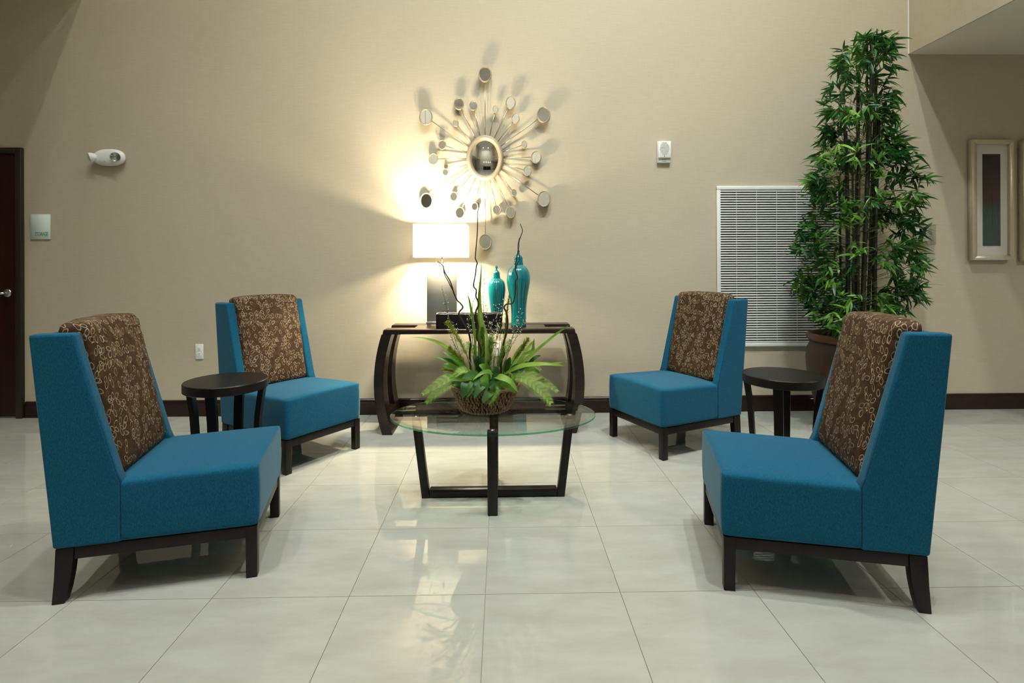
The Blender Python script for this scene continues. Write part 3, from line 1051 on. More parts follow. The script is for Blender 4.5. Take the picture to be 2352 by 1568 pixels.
# ------------------------------------------------------------------ lidded ceramic jars
def jar(name, label, px, y, zscale, prof_body, prof_lid):
    p = at_plane(px, 700, y)
    o = empty(name, (p.x, y, HT))
    tag(o, label, 'vase', 'teal ceramic lidded jars on the console')
    MB().lathe(prof_body, 128, lobes=8, lobe=0.016).build('jar_body', M_TEALGLAZE, o)
    ribs = o.children[0]
    for k in range(8):
        a = 2 * PI * k / 8
        pts = [((r * (1 - 0.016)) * math.cos(a), (r * (1 - 0.016)) * math.sin(a), z) for (r, z) in prof_body[1:-1]]
        MB().tube(pts, 0.0012, 6).build('rib', M_TEALRIM, ribs)
    lid = MB().lathe(prof_lid, 64, lobes=8, lobe=0.02).build('lid', M_TEALGLAZE, o)
    zt = prof_lid[-1][1]
    kn = MB().lathe([(0.006, 0), (0.0075, 0.004), (0.005, 0.008), (0.009, 0.014), (0.0105, 0.020), (0.008, 0.027), (0.003, 0.032), (0.0001, 0.033)], 20, c=(0, 0, zt - 0.002))
    kn.build('knob', M_TEALGLAZE, lid)
    return o


def smooth_prof(pts, n=5):
    out = []
    k = len(pts)
    for i in range(k - 1):
        p0, p1, p2, p3 = pts[max(i - 1, 0)], pts[i], pts[i + 1], pts[min(i + 2, k - 1)]
        for j in range(n):
            t = j / n
            out.append(tuple(0.5 * ((2 * p1[d]) + (-p0[d] + p2[d]) * t + (2 * p0[d] - 5 * p1[d] + 4 * p2[d] - p3[d]) * t * t + (-p0[d] + 3 * p1[d] - 3 * p2[d] + p3[d]) * t ** 3) for d in (0, 1)))
    out.append(pts[-1])
    return out


big = smooth_prof([(0.058, 0.0), (0.057, 0.05), (0.058, 0.12), (0.066, 0.20), (0.080, 0.28), (0.0885, 0.335), (0.086, 0.385), (0.070, 0.425), (0.040, 0.452), (0.034, 0.458)])
big = [(0.001, 0.0)] + big
lid_b = [(0.0365, 0.454), (0.0375, 0.460), (0.034, 0.480), (0.0325, 0.503), (0.0335, 0.508), (0.024, 0.524), (0.010, 0.536), (0.006, 0.539)]
jar('lidded_jar', 'taller teal ceramic jar with lid at the right', 1191, 4.03, 1.0, big, lid_b)
sm = smooth_prof([(0.044, 0.0), (0.043, 0.04), (0.047, 0.10), (0.057, 0.17), (0.0665, 0.235), (0.0685, 0.285), (0.060, 0.325), (0.036, 0.350), (0.028, 0.355)])
sm = [(0.001, 0.0)] + sm
lid_s = [(0.029, 0.351), (0.030, 0.357), (0.027, 0.372), (0.026, 0.390), (0.027, 0.394), (0.018, 0.408), (0.008, 0.418), (0.005, 0.420)]
jar('lidded_jar', 'shorter teal ceramic jar with lid behind the black box', 1140.5, 4.07, 1.0, sm, lid_s)

# ------------------------------------------------------------------ sunburst mirror
MY = WY - 0.035
def mpt(cx, cy, y=MY):
    return at_plane(940 + cx / 3.337, 130 + cy / 3.337, y)


K = MY / FPX / 3.337            # metres per crop pixel at the mirror
hub = mpt(580, 773)
mir = empty('sunburst_mirror', (hub.x, WY, hub.z))
tag(mir, 'champagne metal sunburst mirror with small oval mirrors on rods', 'mirror')
AS = 1.225


def ring(mb, c, ro_, ri, d0, d1, n=40, Mx=None, mat=0):
    """flat oval ring facing -y, d0 back / d1 front (towards -y)"""
    prof = [(ri, d0), (ro_ * 0.985, d0), (ro_, d0 + (d1 - d0) * 0.4), ((ro_ + ri) / 2 + (ro_ - ri) * 0.25, d1), ((ro_ + ri) / 2 - (ro_ - ri) * 0.2, d1), (ri, d0 + (d1 - d0) * 0.55), (ri, d0)]
    vs_, fs = [], []
    for (r, d) in prof:
        for j in range(n):
            a = 2 * PI * j / n
            p = Vector((r * math.cos(a), -d, r * math.sin(a) + (AS - 1) * ro_ * math.sin(a)))
            if Mx: p = Mx @ p
            vs_.append(Vector(c) + p)
    for i in range(len(prof) - 1):
        for j in range(n):
            j2 = (j + 1) % n
            fs.append((i * n + j, (i + 1) * n + j, (i + 1) * n + j2, i * n + j2))
    mb.add(vs_, fs, mat, True)
    return mb


def oval_disc(mb, c, rx, rz, d, dome=0.0, n=40, Mx=None):
    vs_, fs = [], []
    rings = 10 if dome else 1
    vs_.append(Vector(c) + (Mx @ Vector((0, -d - dome, 0)) if Mx else Vector((0, -d - dome, 0))))
    for i in range(1, rings + 1):
        t = i / rings
        for j in range(n):
            a = 2 * PI * j / n
            p = Vector((rx * t * math.cos(a), -d - dome * (1 - t * t), rz * t * math.sin(a)))
            if Mx: p = Mx @ p
            vs_.append(Vector(c) + p)
    for j in range(n):
        fs.append((0, 1 + j, 1 + (j + 1) % n))
    for i in range(rings - 1):
        for j in range(n):
            j2 = (j + 1) % n
            fs.append((1 + i * n + j, 1 + (i + 1) * n + j, 1 + (i + 1) * n + j2, 1 + i * n + j2))
    mb.add(vs_, fs, 0, True)
    return mb


HRX = 144 * K
frm = ring(MB(), (0, 0, 0), HRX, 105 * K, 0.004, 0.050, 64)
fr_o = frm.build('mirror_frame', M_GOLDSILVER, mir)
oval_disc(MB(), (0, 0, 0), 107 * K, (105 + (AS - 1) * 144) * K, 0.026, 0.020, 64).build('convex_glass', M_MIRROR, mir)
MB().lathe([(0.001, 0), (0.09, 0), (0.09, 0.025), (0.001, 0.025)], 24).build('wall_mount', M_GOLDSILVER, mir)
wm = mir.children[-1]
wm.rotation_euler = (R(90), 0, 0)
wm.location = (0, -0.001, 0)
sats = [(581, 137, 51), (381, 362, 39), (491, 377, 31), (661, 402, 23), (777, 353, 39), (815, 475, 31), (1030, 446, 53),
        (356, 510, 23), (128, 463, 52), (252, 676, 31), (186, 786, 38), (277, 886, 23), (131, 1104, 51), (341, 1072, 31),
        (388, 1196, 38), (502, 1149, 26), (583, 1420, 51), (672, 1175, 32), (779, 1193, 39), (804, 1042, 23), (1032, 1091, 52),
        (906, 877, 32), (973, 771, 40), (882, 672, 23)]
rng = random.Random(4)
for (cx, cy, rr) in sats:
    c = mpt(cx, cy, MY) - Vector((hub.x, WY, hub.z))
    r = rr * K
    dirv = Vector((c.x, 0, c.z)).normalized()
    tilt = Matrix.Rotation(rng.uniform(-0.09, 0.01), 4, 'X') @ Matrix.Rotation(rng.uniform(-0.09, 0.09), 4, 'Z')
    a = math.atan2(c.z / AS, c.x)
    start = Vector((HRX * 0.97 * math.cos(a), -0.022, HRX * AS * 0.97 * math.sin(a)))
    edge = c - Vector((r * math.cos(a), 0, r * AS * math.sin(a))) * 0.96
    rod = MB().tube([start, edge], 0.0036, 8)
    ro_ = rod.build('rod', M_ROD, mir)
    f_ = ring(MB(), c, r, r * 0.80, -0.008, 0.010, 28, tilt).build('satellite_frame', M_GOLDSILVER, mir)
    oval_disc(MB(), c, r * 0.83, r * (AS - 0.17), 0.002, 0, 28, tilt).build('satellite_glass', M_MIRROR, f_)
    oval_disc(MB(), c, r * 0.97, r * (AS - 0.03), -0.007, 0, 28, tilt).build('backing', M_GOLDSILVER, f_)

# ------------------------------------------------------------------ things on the back wall
def on_wall(px, py):
    return at_plane(px, py, WY)


# storage sign
a, b_ = on_wall(72, 492.5), on_wall(117, 549.5)
sg = empty('door_sign', ((a.x + b_.x) / 2, WY, (a.z + b_.z) / 2))
tag(sg, 'pale square sign reading STORAGE in green beside the door', 'sign')
sw, shh = (b_.x - a.x) / 2, (a.z - b_.z) / 2
MB().box(-sw, sw, -0.010, -0.001, -shh, shh, 0.0012, 1).build('plate', M_SIGN, sg)
fc = bpy.data.curves.new('lettering', 'FONT')
fc.body = 'STORAGE'
fc.size = 1.0
fc.align_x = 'LEFT'
fc.extrude = 0.02
tmp = bpy.data.objects.new('lettering_tmp', fc)
COL.objects.link(tmp)
dg = bpy.context.evaluated_depsgraph_get()
me = bpy.data.meshes.new_from_object(tmp.evaluated_get(dg))
bpy.data.objects.remove(tmp)
xs = [v.co.x for v in me.vertices]; ys = [v.co.y for v in me.vertices]
tw, thh = 29.5 / 45 * 2 * sw, 9.0 / 57 * 2 * shh
for v in me.vertices:
    x = (v.co.x - min(xs)) / (max(xs) - min(xs)) * tw
    y = (v.co.y - min(ys)) / (max(ys) - min(ys)) * thh
    z = v.co.z
    v.co = Vector((-sw + 2 * sw * (11.2 / 45) + x, -0.0105 - (z + 0.02) * 0.02, -shh + 2 * shh * (7.5 / 57) + y))
link('lettering', me, M_SIGNGREEN, sg)

# emergency light
c = on_wall(258, 363.5)
em = empty('emergency_light', (c.x, WY, c.z))
tag(em, 'white oval emergency light with two lamp heads on the wall', 'emergency light')
b = soft_box(14, 0.9, 0.9, 0.9)
for v in b.verts:
    x, y, z = v.co
    e = 1.0
    xx = math.copysign(abs(x) ** 0.85, x) * 0.122
    v.co = Vector((xx, -0.030 + y * 0.029 if y > 0 else -0.030 + y * 0.032, z * 0.066))
MB().bm(b, 0, True).build('housing', M_WHITE, em)
def head(cx, cz, yaw, pitch, r):
    Mx = Matrix.Translation((cx, -0.055, cz)) @ Matrix.Rotation(yaw, 4, 'Z') @ Matrix.Rotation(pitch, 4, 'X')
    m = MB().lathe([(0.010, -0.030), (r * 0.7, -0.022), (r, 0.0), (r * 1.04, 0.016), (r * 0.98, 0.018)], 24)
    m.v = [tuple(Mx @ Vector((x, -z, y))) for (x, y, z) in m.v]
    h = m.build('lamp_head', M_WHITE, em)
    m = MB().lathe([(0.004, 0.006), (r * 0.5, 0.008), (r * 0.96, 0.0175)], 24)
    m.v = [tuple(Mx @ Vector((x, -z, y))) for (x, y, z) in m.v]
    m.build('reflector', M_CHROME, h)
    m = MB().ball((0, 0, 0), r * 0.9, 18, 8, sc=(1, 0.35, 1))
    m.v = [tuple(Mx @ Vector((x, y - 0.019, z))) for (x, y, z) in m.v]
    m.build('lens', M_CLEAR, h)
head(0.068, 0.0, R(18), R(8), 0.036)
head(-0.118, -0.002, R(-52), R(16), 0.036)
MB().ball((-0.018, -0.0565, -0.035), 0.004, 8, 6).build('indicator', M_RED, em)

# wall speaker with strobe
a, b_ = on_wall(1508.5, 326), on_wall(1538.5, 375)
sp = empty('wall_speaker', ((a.x + b_.x) / 2, WY, (a.z + b_.z) / 2))
tag(sp, 'small white wall speaker with strobe above the wall grille', 'wall speaker')
sw, shh = (b_.x - a.x) / 2, (a.z - b_.z) / 2
MB().box(-sw, sw, -0.022, -0.001, -shh, shh, 0.004).build('back_box', M_WHITE, sp)
MB().box(-sw + 0.002, sw, -0.034, -0.022, -shh * 0.56, shh, 0.004).build('front_cover', M_WHITE, sp)
fcv = sp.children[-1]
g = MB()
for k in range(9):
    zz = 0.022 + (k - 4) * 0.0115 + shh * 0.06
    hw_ = math.sqrt(max(0.0, 1 - ((k - 4) / 4.6) ** 2)) * 0.038
    g.box(-hw_ + 0.001, hw_ + 0.001, -0.0352, -0.0335, zz - 0.0030, zz + 0.0030)
g.build('grille', M_GREY, fcv)
MB().box(-0.005, 0.003, -0.0348, -0.0335, -shh * 0.44, -shh * 0.36).build('emblem', M_DARKPLASTIC, fcv)
MB().box(-sw + 0.008, sw - 0.004, -0.032, -0.021, -shh * 0.90, -shh * 0.62, 0.004).build('strobe_lens', M_CLEAR, sp)
MB().box(-sw * 0.30, sw * 0.30, -0.024, -0.0215, -shh * 0.86, -shh * 0.66).build('strobe_tube', M_GREY, sp)

# power outlets
def outlet(px, py, label, duplex=True):
    c = on_wall(px, py)
    o = empty('wall_outlet', (c.x, WY, c.z))
    tag(o, label, 'outlet')
    hw_, hh_ = 0.031, 0.0605
    MB().box(-hw_, hw_, -0.007, -0.001, -hh_, hh_, 0.0025).build('cover_plate', M_WHITE, o)
    if duplex:
        for s in (-1, 1):
            r_ = MB().prism([(0.016 * math.cos(t) if abs(math.cos(t)) < 0.9 else 0.0145 * (1 if math.cos(t) > 0 else -1), 0.0195 * s * 1.05 + 0.014 * math.sin(t)) for t in [2 * PI * i / 16 for i in range(16)]], 'y', -0.0085, -0.006).build('receptacle', M_WHITE, o)
            sl = MB()
            for sx in (-0.0055, 0.0055):
                sl.box(sx - 0.0012, sx + 0.0012, -0.0090, -0.0080, 0.0205 * s + 0.001, 0.0205 * s + 0.008)
            sl.box(-0.0020, 0.0020, -0.0090, -0.0080, 0.0205 * s - 0.0085, 0.0205 * s - 0.004)
            sl.build('slot', M_DARKPLASTIC, r_)
    else:
        MB().tube([(0, -0.006, 0), (0, -0.012, 0)], 0.005, 12).build('jack', M_DARKPLASTIC, o)
        for s in (-1, 1):
            MB().tube([(0, -0.0065, s * 0.042), (0, -0.0078, s * 0.042)], 0.003, 10).build('screw', M_GREY, o)
    return o


outlet(458.7, 807.2, 'white duplex outlet low on the wall between the left chairs')
outlet(1142.5, 800, 'white wall plate with single jack behind the plant, under the console', False)
outlet(1096, 800, 'white outlet behind the plant foliage, left of the jack plate')

# return air grille
a, b_ = on_wall(1644.5, 428), on_wall(1930, 793.5)
gx, gz = (a.x + b_.x) / 2, (a.z + b_.z) / 2
gr = empty('air_return_grille', (gx, WY, gz))
tag(gr, 'large white louvred air return grille behind the bamboo', 'vent')
gw, gh = (b_.x - a.x) / 2, (a.z - b_.z) / 2
fwid = 0.030
MB().box(-gw + 0.01, gw - 0.01, -0.004, -0.001, -gh + 0.01, gh - 0.01).build('duct_back', M_DARKGAP, gr)
fo = MB()
fo.box(-gw, gw, -0.020, -0.001, gh - fwid, gh, 0.003)
fo.box(-gw, gw, -0.020, -0.001, -gh, -gh + fwid, 0.003)
fo.box(-gw, -gw + fwid, -0.020, -0.001, -gh + fwid, gh - fwid, 0.003)
fo.box(gw - fwid, gw, -0.020, -0.001, -gh + fwid, gh - fwid, 0.003)
fo.build('frame', M_WHITE_METAL, gr)
NS = 62
pitch = (2 * gh - 2 * fwid) / NS
slm = MB().prism([(-0.018, -0.0064), (-0.0165, -0.0064), (-0.0055, 0.0040), (-0.0065, 0.0050), (-0.018, -0.0044)], 'x', -gw + fwid, gw - fwid).mesh('slat')
slm = MB().prism([(-0.0185, -0.0058), (-0.0170, -0.0060), (-0.0055, 0.0040), (-0.0070, 0.0052), (-0.0185, 0.0046)], 'x', -gw + fwid, gw - fwid).mesh('slat')
slm.materials.append(M_WHITE_METAL)
for k in range(NS):
    o = bpy.data.objects.new('slat', slm)
    COL.objects.link(o)
    o.parent = gr
    o.location = (0, 0, -gh + fwid + pitch * (k + 0.5))
for x in (-gw + 0.165 * k for k in range(1, 7)):
    MB().box(x - 0.003, x + 0.003, -0.0045, -0.0035, -gh + fwid, gh - fwid).build('mullion', M_GREY, gr)

# thermostat in a clear guard
c = on_wall(2114, 540)
th = empty('thermostat', (c.x, WY, c.z))
tag(th, 'white thermostat under a clear guard behind the bamboo leaves', 'thermostat')
MB().box(-0.055, 0.055, -0.020, -0.001, -0.052, 0.052, 0.006).build('body', M_WHITE, th)
MB().box(-0.022, 0.030, -0.0215, -0.0195, -0.004, 0.032, 0.001, 1).build('display', M_DARKPLASTIC, th)
gd = MB()
gd.box(-0.082, 0.082, -0.058, -0.055, -0.082, 0.082)
for s in (-1, 1):
    gd.box(s * 0.082 - 0.0015, s * 0.082 + 0.0015, -0.058, -0.001, -0.082, 0.082)
    gd.box(-0.082, 0.082, -0.058, -0.001, s * 0.082 - 0.0015, s * 0.082 + 0.0015)
gd.build('clear_guard', M_CLEAR, th)

# framed pictures
def picture(px0, py0, px1, py1, label, seed):
    a, b_ = at_plane(px0, py0, WY - 0.055), at_plane(px1, py1, WY - 0.055)
    w, h = (b_.x - a.x) / 2, (a.z - b_.z) / 2
    o = empty('framed_picture', ((a.x + b_.x) / 2, WY, (a.z + b_.z) / 2))
    tag(o, label, 'picture', 'champagne framed abstract pictures')
    fwd, d = 0.036, 0.055
    for s in (-1, 1):
        MB().prism([(s * (w - fwd), -(h - fwd)), (s * w, -h), (s * w, h), (s * (w - fwd), (h - fwd))], 'y', -d, -0.002, 0.002, 1).build('frame_side', M_PICFRAME, o)
        MB().prism([(-(w - fwd), s * (h - fwd)), (-w, s * h), (w, s * h), ((w - fwd), s * (h - fwd))], 'y', -d, -0.002, 0.002, 1).build('frame_side', M_PICFRAME, o)
    MB().box(-w + fwd * 0.7, w - fwd * 0.7, -0.034, -0.004, -h + fwd * 0.7, h - fwd * 0.7).build('mat_board', M_CREAMMAT, o)
    mb_ = o.children[-1]
    aw = w * 0.432
    ah = h * 0.765
    MB().box(-aw - 0.006, aw + 0.006, -0.0352, -0.034, -ah - 0.006, ah + 0.006).build('mat_edge', M_WHITE, mb_)
    MB().box(-aw, aw, -0.0364, -0.0350, -ah, ah).build('art_print', mat_art(seed), mb_)
    MB().box(-w + fwd * 0.8, w - fwd * 0.8, -0.0420, -0.0405, -h + fwd * 0.8, h - fwd * 0.8).build('glass', M_PANE, o)
    return o


picture(2234, 320, 2330.5, 597, 'tall narrow framed abstract picture, dark red over teal', 2.3)
picture(2351, 322, 2447, 599, 'second framed picture cut by the right picture border', 6.1)

# ------------------------------------------------------------------ oval glass coffee table
TX0, TY0 = -0.050, 2.80
GX, GY, GZ0, GZ1 = 0.530, 0.350, 0.421, 0.435
cof = empty('coffee_table', (TX0, TY0, 0))
tag(cof, 'oval glass coffee table on crossed black wooden frames', 'coffee table')
# glass
n = 128
vs_, fs, mats_ = [], [], []
prof = [(1.0, GZ0 + 0.001), (1.0, GZ1 - 0.006), (0.955, GZ1)]
gm = MB()
def ell(r, z, inset=0.0):
    return [((GX * 1.0 - inset) * math.cos(2 * PI * j / n), (GY - inset) * math.sin(2 * PI * j / n), z) for j in range(n)]
rings_ = [ell(1, GZ0, 0.001), ell(1, GZ0 + 0.001), ell(1, GZ1 - 0.005), ell(1, GZ1, 0.024)]
allv = [p for r_ in rings_ for p in r_]
gm.v = allv
for i, mt in ((0, 1), (1, 1), (2, 2)):
    for j in range(n):
        j2 = (j + 1) % n
        gm.f.append((i * n + j, i * n + j2, (i + 1) * n + j2, (i + 1) * n + j)); gm.m.append(mt); gm.sm.append(mt == 1)
gm.f.append(tuple(range(n))[::-1]); gm.m.append(0); gm.sm.append(False)
gm.f.append(tuple(3 * n + j for j in range(n))); gm.m.append(0); gm.sm.append(False)
gm.build('glass_top', [M_GLASS, M_GLASS_EDGE, M_BEVEL], cof)
# frames: two crossed trapezoid straps
bw = 0.024
def u_frame(half_bot, half_top, wid, th, axis, zlo, name):
    zt_ = GZ0 - 0.006
    for s in (-1, 1):
        poly = [(s * half_bot, zlo), (s * (half_bot - th), zlo), (s * (half_top - th), zt_), (s * half_top, zt_)]
        MB().prism(poly, 'y' if axis == 'x' else 'x', -wid, wid, 0.0018, 1).build('leg', M_BLACKWOOD, cof)
    if axis == 'x':
        MB().box(-half_bot + th, half_bot - th, -wid, wid, 0.003 + zlo, 0.043, 0.0018, 1).build('cross_bar', M_BLACKWOOD, cof)
    else:
        for s in (-1, 1):
            a_, b2 = sorted((s * (bw + 0.0005), s * (half_bot - th)))
            MB().box(-wid, wid, a_, b2, 0.003 + zlo, 0.043, 0.0018, 1).build('cross_bar', M_BLACKWOOD, cof)
u_frame(0.369, 0.420, bw, 0.040, 'x', 0.002, 'x')
u_frame(0.226, 0.262, bw, 0.040, 'y', 0.002, 'y')
for (x, y) in ((-0.400, 0), (0.400, 0), (0, -0.242), (0, 0.242)):
    MB().lathe([(0.013, GZ0 - 0.0062), (0.013, GZ0 - 0.0002), (0.0005, GZ0 - 0.0001)], 20, c=(x, y, 0)).build('glass_support', M_CHROME, cof)
for (x, y) in ((-0.349, 0), (0.349, 0), (0, -0.206), (0, 0.206)):
    MB().lathe([(0.010, 0.0), (0.010, 0.0021), (0.0005, 0.0022)], 12, c=(x, y, 0)).build('foot_glide', M_DARKPLASTIC, cof)

# ------------------------------------------------------------------ basket with greenery
BC = Vector((-0.092, 2.845, GZ1))
pl = empty('basket_arrangement', BC)
tag(pl, 'wicker basket of ferns, grasses and curly branches on the glass table', 'plant')
BH = 0.135
def brad(t):   # basket radius by height fraction
    return 0.112 + 0.068 * (t ** 0.75)
prof = [(0.001, 0.0)] + [(brad(i / 8) - 0.008, BH * i / 8) for i in range(9)] + [(brad(1) - 0.016, BH)] + [(brad(0.8) - 0.018, BH * 0.8), (0.001, BH * 0.78)]
core = MB().lathe(prof, 40).build('basket', M_WICKER_DARK, pl)
wk = MB()
rng = random.Random(11)
rows = 9
for j in range(rows):
    t0 = j / rows
    nn = 50
    for i in range(nn):
        a = 2 * PI * (i + (0.5 if j % 2 else 0) + rng.uniform(-0.15, 0.15)) / nn
        z0 = BH * (t0 - 0.035) + rng.uniform(-0.002, 0.002)
        z1 = BH * (t0 + 1.55 / rows) + rng.uniform(-0.003, 0.003)
        z0 = max(z0, 0.008); z1 = min(z1, BH * 1.03)
        aw = rng.uniform(-0.03, 0.03)
        pts = []
        for k in range(4):
            u = k / 3
            z = z0 + (z1 - z0) * u
            r_ = brad(max(0, min(1, z / BH))) - 0.004 + 0.0055 * math.sin(PI * u)
            aa = a + aw * u
            pts.append((r_ * math.cos(aa), r_ * math.sin(aa), z))
        wv = rng.uniform(0.0045, 0.0068)
        wk.tube(pts, [wv * 0.55, wv, wv, wv * 0.5], 5)
w_o = wk.build('weave', M_WICKER, core)
w_o['kind'] = 'stuff'
rimp = MB()
for k in range(2):
    pts = [((brad(1) + 0.001) * math.cos(2 * PI * i / 48), (brad(1) + 0.001) * math.sin(2 * PI * i / 48), BH + 0.003 * math.sin(i * 1.7 + k * PI)) for i in range(49)]
    rimp.tube(pts, 0.006, 6)
rimp.build('rim', M_WICKER, core)


def cat(pts, n=6):
    """smooth a polyline of Vectors"""
    pts = [Vector(p) for p in pts]
    out = []
    k = len(pts)
    for i in range(k - 1):
        p0, p1, p2, p3 = pts[max(i - 1, 0)], pts[i], pts[i + 1], pts[min(i + 2, k - 1)]
        for j in range(n):
            t = j / n
            out.append(0.5 * ((2 * p1) + (-p0 + p2) * t + (2 * p0 - 5 * p1 + 4 * p2 - p3) * t * t + (-p0 + 3 * p1 - 3 * p2 + p3) * t ** 3))
    out.append(pts[-1])
    return out


def blade(mb, pts, w, facing=Vector((0, -1, 0.5)), shape='blade', fold=0.25, wave=0.0, mat=0):
    """leaf ribbon along a curve; folded at the midrib"""
    k = len(pts)
    vs_, fs = [], []
    for i, p in enumerate(pts):
        t = i / (k - 1)
        tg = (pts[min(i + 1, k - 1)] - pts[max(i - 1, 0)]).normalized()
        side = tg.cross(facing)
        side = side.normalized() if side.length > 1e-4 else Vector((1, 0, 0))
        nr = side.cross(tg).normalized()
        if shape == 'blade': ww = w * min(1, 0.35 + 2.2 * t) * (1 - t ** 3.0)
        elif shape == 'lance': ww = w * math.sin(PI * min(1, (0.03 + 0.97 * t)) ** 0.75) ** 0.9
        else: ww = w * (math.sin(PI * t ** 0.62) ** 0.8 if 0 < t < 1 else 0.02)
        ww = max(ww, 0.0006)
        wv = nr * wave * math.sin(t * 9)
        vs_ += [p - side * ww + nr * ww * fold + wv, p, p + side * ww + nr * ww * fold - wv]
    for i in range(k - 1):
        a = i * 3
        fs += [(a, a + 3, a + 4, a + 1), (a + 1, a + 4, a + 5, a + 2)]
    mb.add(vs_, fs, mat, True)
    return mb


def PX(px, py, y):           # local point of the arrangement
    return at_plane(px, py, y) - BC


def willow(pts, y0, dy, r0, r1, fork=None):
    q = [PX(px, py, y0 + dy * i / (len(pts) - 1)) for i, (px, py) in enumerate(pts)]
    q = cat(q, 5)
    k = len(q)
    m = MB().tube(q, [r0 + (r1 - r0) * (i / k) for i in range(k)], 7)
    if fork:
        f = cat([PX(px, py, y0 + dy * (0.75) + 0.02) for (px, py) in fork], 5)
        m.tube(f, [r1 * 1.5 + (r1 * 0.6 - r1 * 1.5) * (i / len(f)) for i in range(len(f))], 6)
    return m.build('willow_branch', M_BRANCH, pl)


base_y = BC.y
willow([(1082, 868), (1080, 832), (1079, 808), (1081, 788), (1076, 762), (1065, 742), (1055, 724), (1055, 716), (1063, 706), (1058, 697), (1050, 689), (1043, 674), (1038, 657), (1032, 642), (1022, 626), (1018, 612), (1013, 606), (1005, 601)],
       base_y + 0.02, 0.02, 0.0062, 0.0022, [(1043, 672), (1034, 655), (1029, 645), (1022, 632), (1019, 622), (1019, 610), (1017, 601)])
willow([(1108, 868), (1106, 840), (1105, 820), (1103, 795), (1096, 778), (1095, 768), (1098, 748), (1093, 722), (1094, 712), (1099, 700), (1097, 690), (1093, 680), (1094, 666), (1088, 658), (1089, 645), (1092, 631), (1094, 612), (1096, 604), (1092, 594), (1092, 585), (1095, 552), (1097, 520), (1097, 490), (1100, 474), (1098, 465)],
       base_y - 0.01, 0.02, 0.0060, 0.0020, [(1097, 606), (1095, 602), (1094, 597), (1092, 593)])
willow([(1152, 880), (1151, 850), (1151, 830), (1158, 812), (1155, 800), (1157, 785), (1164, 762), (1166, 735), (1163, 718), (1158, 706), (1164, 698), (1176, 697), (1181, 687), (1184, 664), (1184, 645), (1189, 637), (1184, 620), (1185, 600), (1191, 570), (1192, 555), (1197, 540), (1200, 529), (1195, 514)],
       base_y - 0.03, 0.03, 0.0060, 0.0018, [(1184, 622), (1187, 608), (1193, 594), (1192, 580), (1189, 567), (1192, 550), (1193, 545)])

# long grass blades: (control px..., depth offsets, width, material)
rng = random.Random(5)
blades = [
    ([(1085, 860, 0), (1050, 815, -.06), (1010, 788, -.09), (975, 777, -.11), (942, 774, -.12)], 0.0085, M_LIME),
    ([(1082, 862, 0), (1040, 812, -.05), (1002, 786, -.07), (962, 771, -.06)], 0.0060, M_LIME),
    ([(1165, 862, 0), (1200, 832, -.05), (1240, 798, -.08), (1280, 765, -.11), (1309, 745, -.12)], 0.0095, M_LIME),
    ([(1160, 858, -.05), (1190, 843, -.12), (1225, 836, -.16), (1262, 836, -.19), (1302, 840, -.21)], 0.0130, M_LIME),
    ([(1165, 856, -.05), (1195, 842, -.10), (1235, 838, -.13), (1275, 834, -.15), (1302, 829, -.15)], 0.0075, M_LIME),
    ([(1098, 860, .02), (1100, 800, .04), (1101, 740, .05), (1100, 690, .05), (1104, 640, .04), (1106, 603, .03)], 0.0100, M_LIME),
    ([(1112, 860, .0), (1110, 800, .01), (1107, 750, .02), (1103, 700, .03), (1104, 664, .03)], 0.0120, M_LIME),
    ([(1092, 862, 0), (1092, 790, .02), (1086, 735, .03), (1078, 690, .03), (1073, 676, .03)], 0.0085, M_MID),
    ([(1118, 862, -.02), (1120, 815, -.02), (1118, 775, -.01), (1110, 735, 0)], 0.0120, M_FERN),
    ([(1135, 865, -.12), (1150, 866, -.19), (1172, 876, -.21), (1190, 901, -.225)], 0.0190, M_LIME),
    ([(1140, 862, -.11), (1122, 853, -.14), (1104, 858, -.17), (1085, 874, -.19)], 0.0120, M_MID),
    ([(1078, 860, -.03), (1052, 836, -.07), (1024, 826, -.09), (996, 820, -.09)], 0.0130, M_MID),
    ([(1080, 858, -.04), (1058, 832, -.08), (1036, 818, -.09), (1013, 806, -.09)], 0.0150, M_MID),
    ([(1078, 866, -.06), (1054, 850, -.10), (1034, 838, -.12), (1018, 835, -.12)], 0.0130, M_MID),
    ([(1180, 850, 0), (1205, 812, -.01), (1216, 795, -.01), (1224, 783, -.01)], 0.0110, M_LIME),
    ([(1200, 815, -.02), (1222, 806, -.03), (1225, 792, -.03), (1227, 777, -.03)], 0.0090, M_MID),
    ([(1165, 860, .02), (1185, 820, .05), (1200, 795, .07), (1204, 800, .08)], 0.0160, M_MID),
]
for cps, w, mt in blades:
    pts = cat([PX(px, py, base_y + dy) for (px, py, dy) in cps], 6)
    mb_ = blade(MB(), pts, w, Vector((0.1, -1, 0.7)), 'blade', 0.22, 0.002)
    mb_.build('grass_blade', mt, pl)


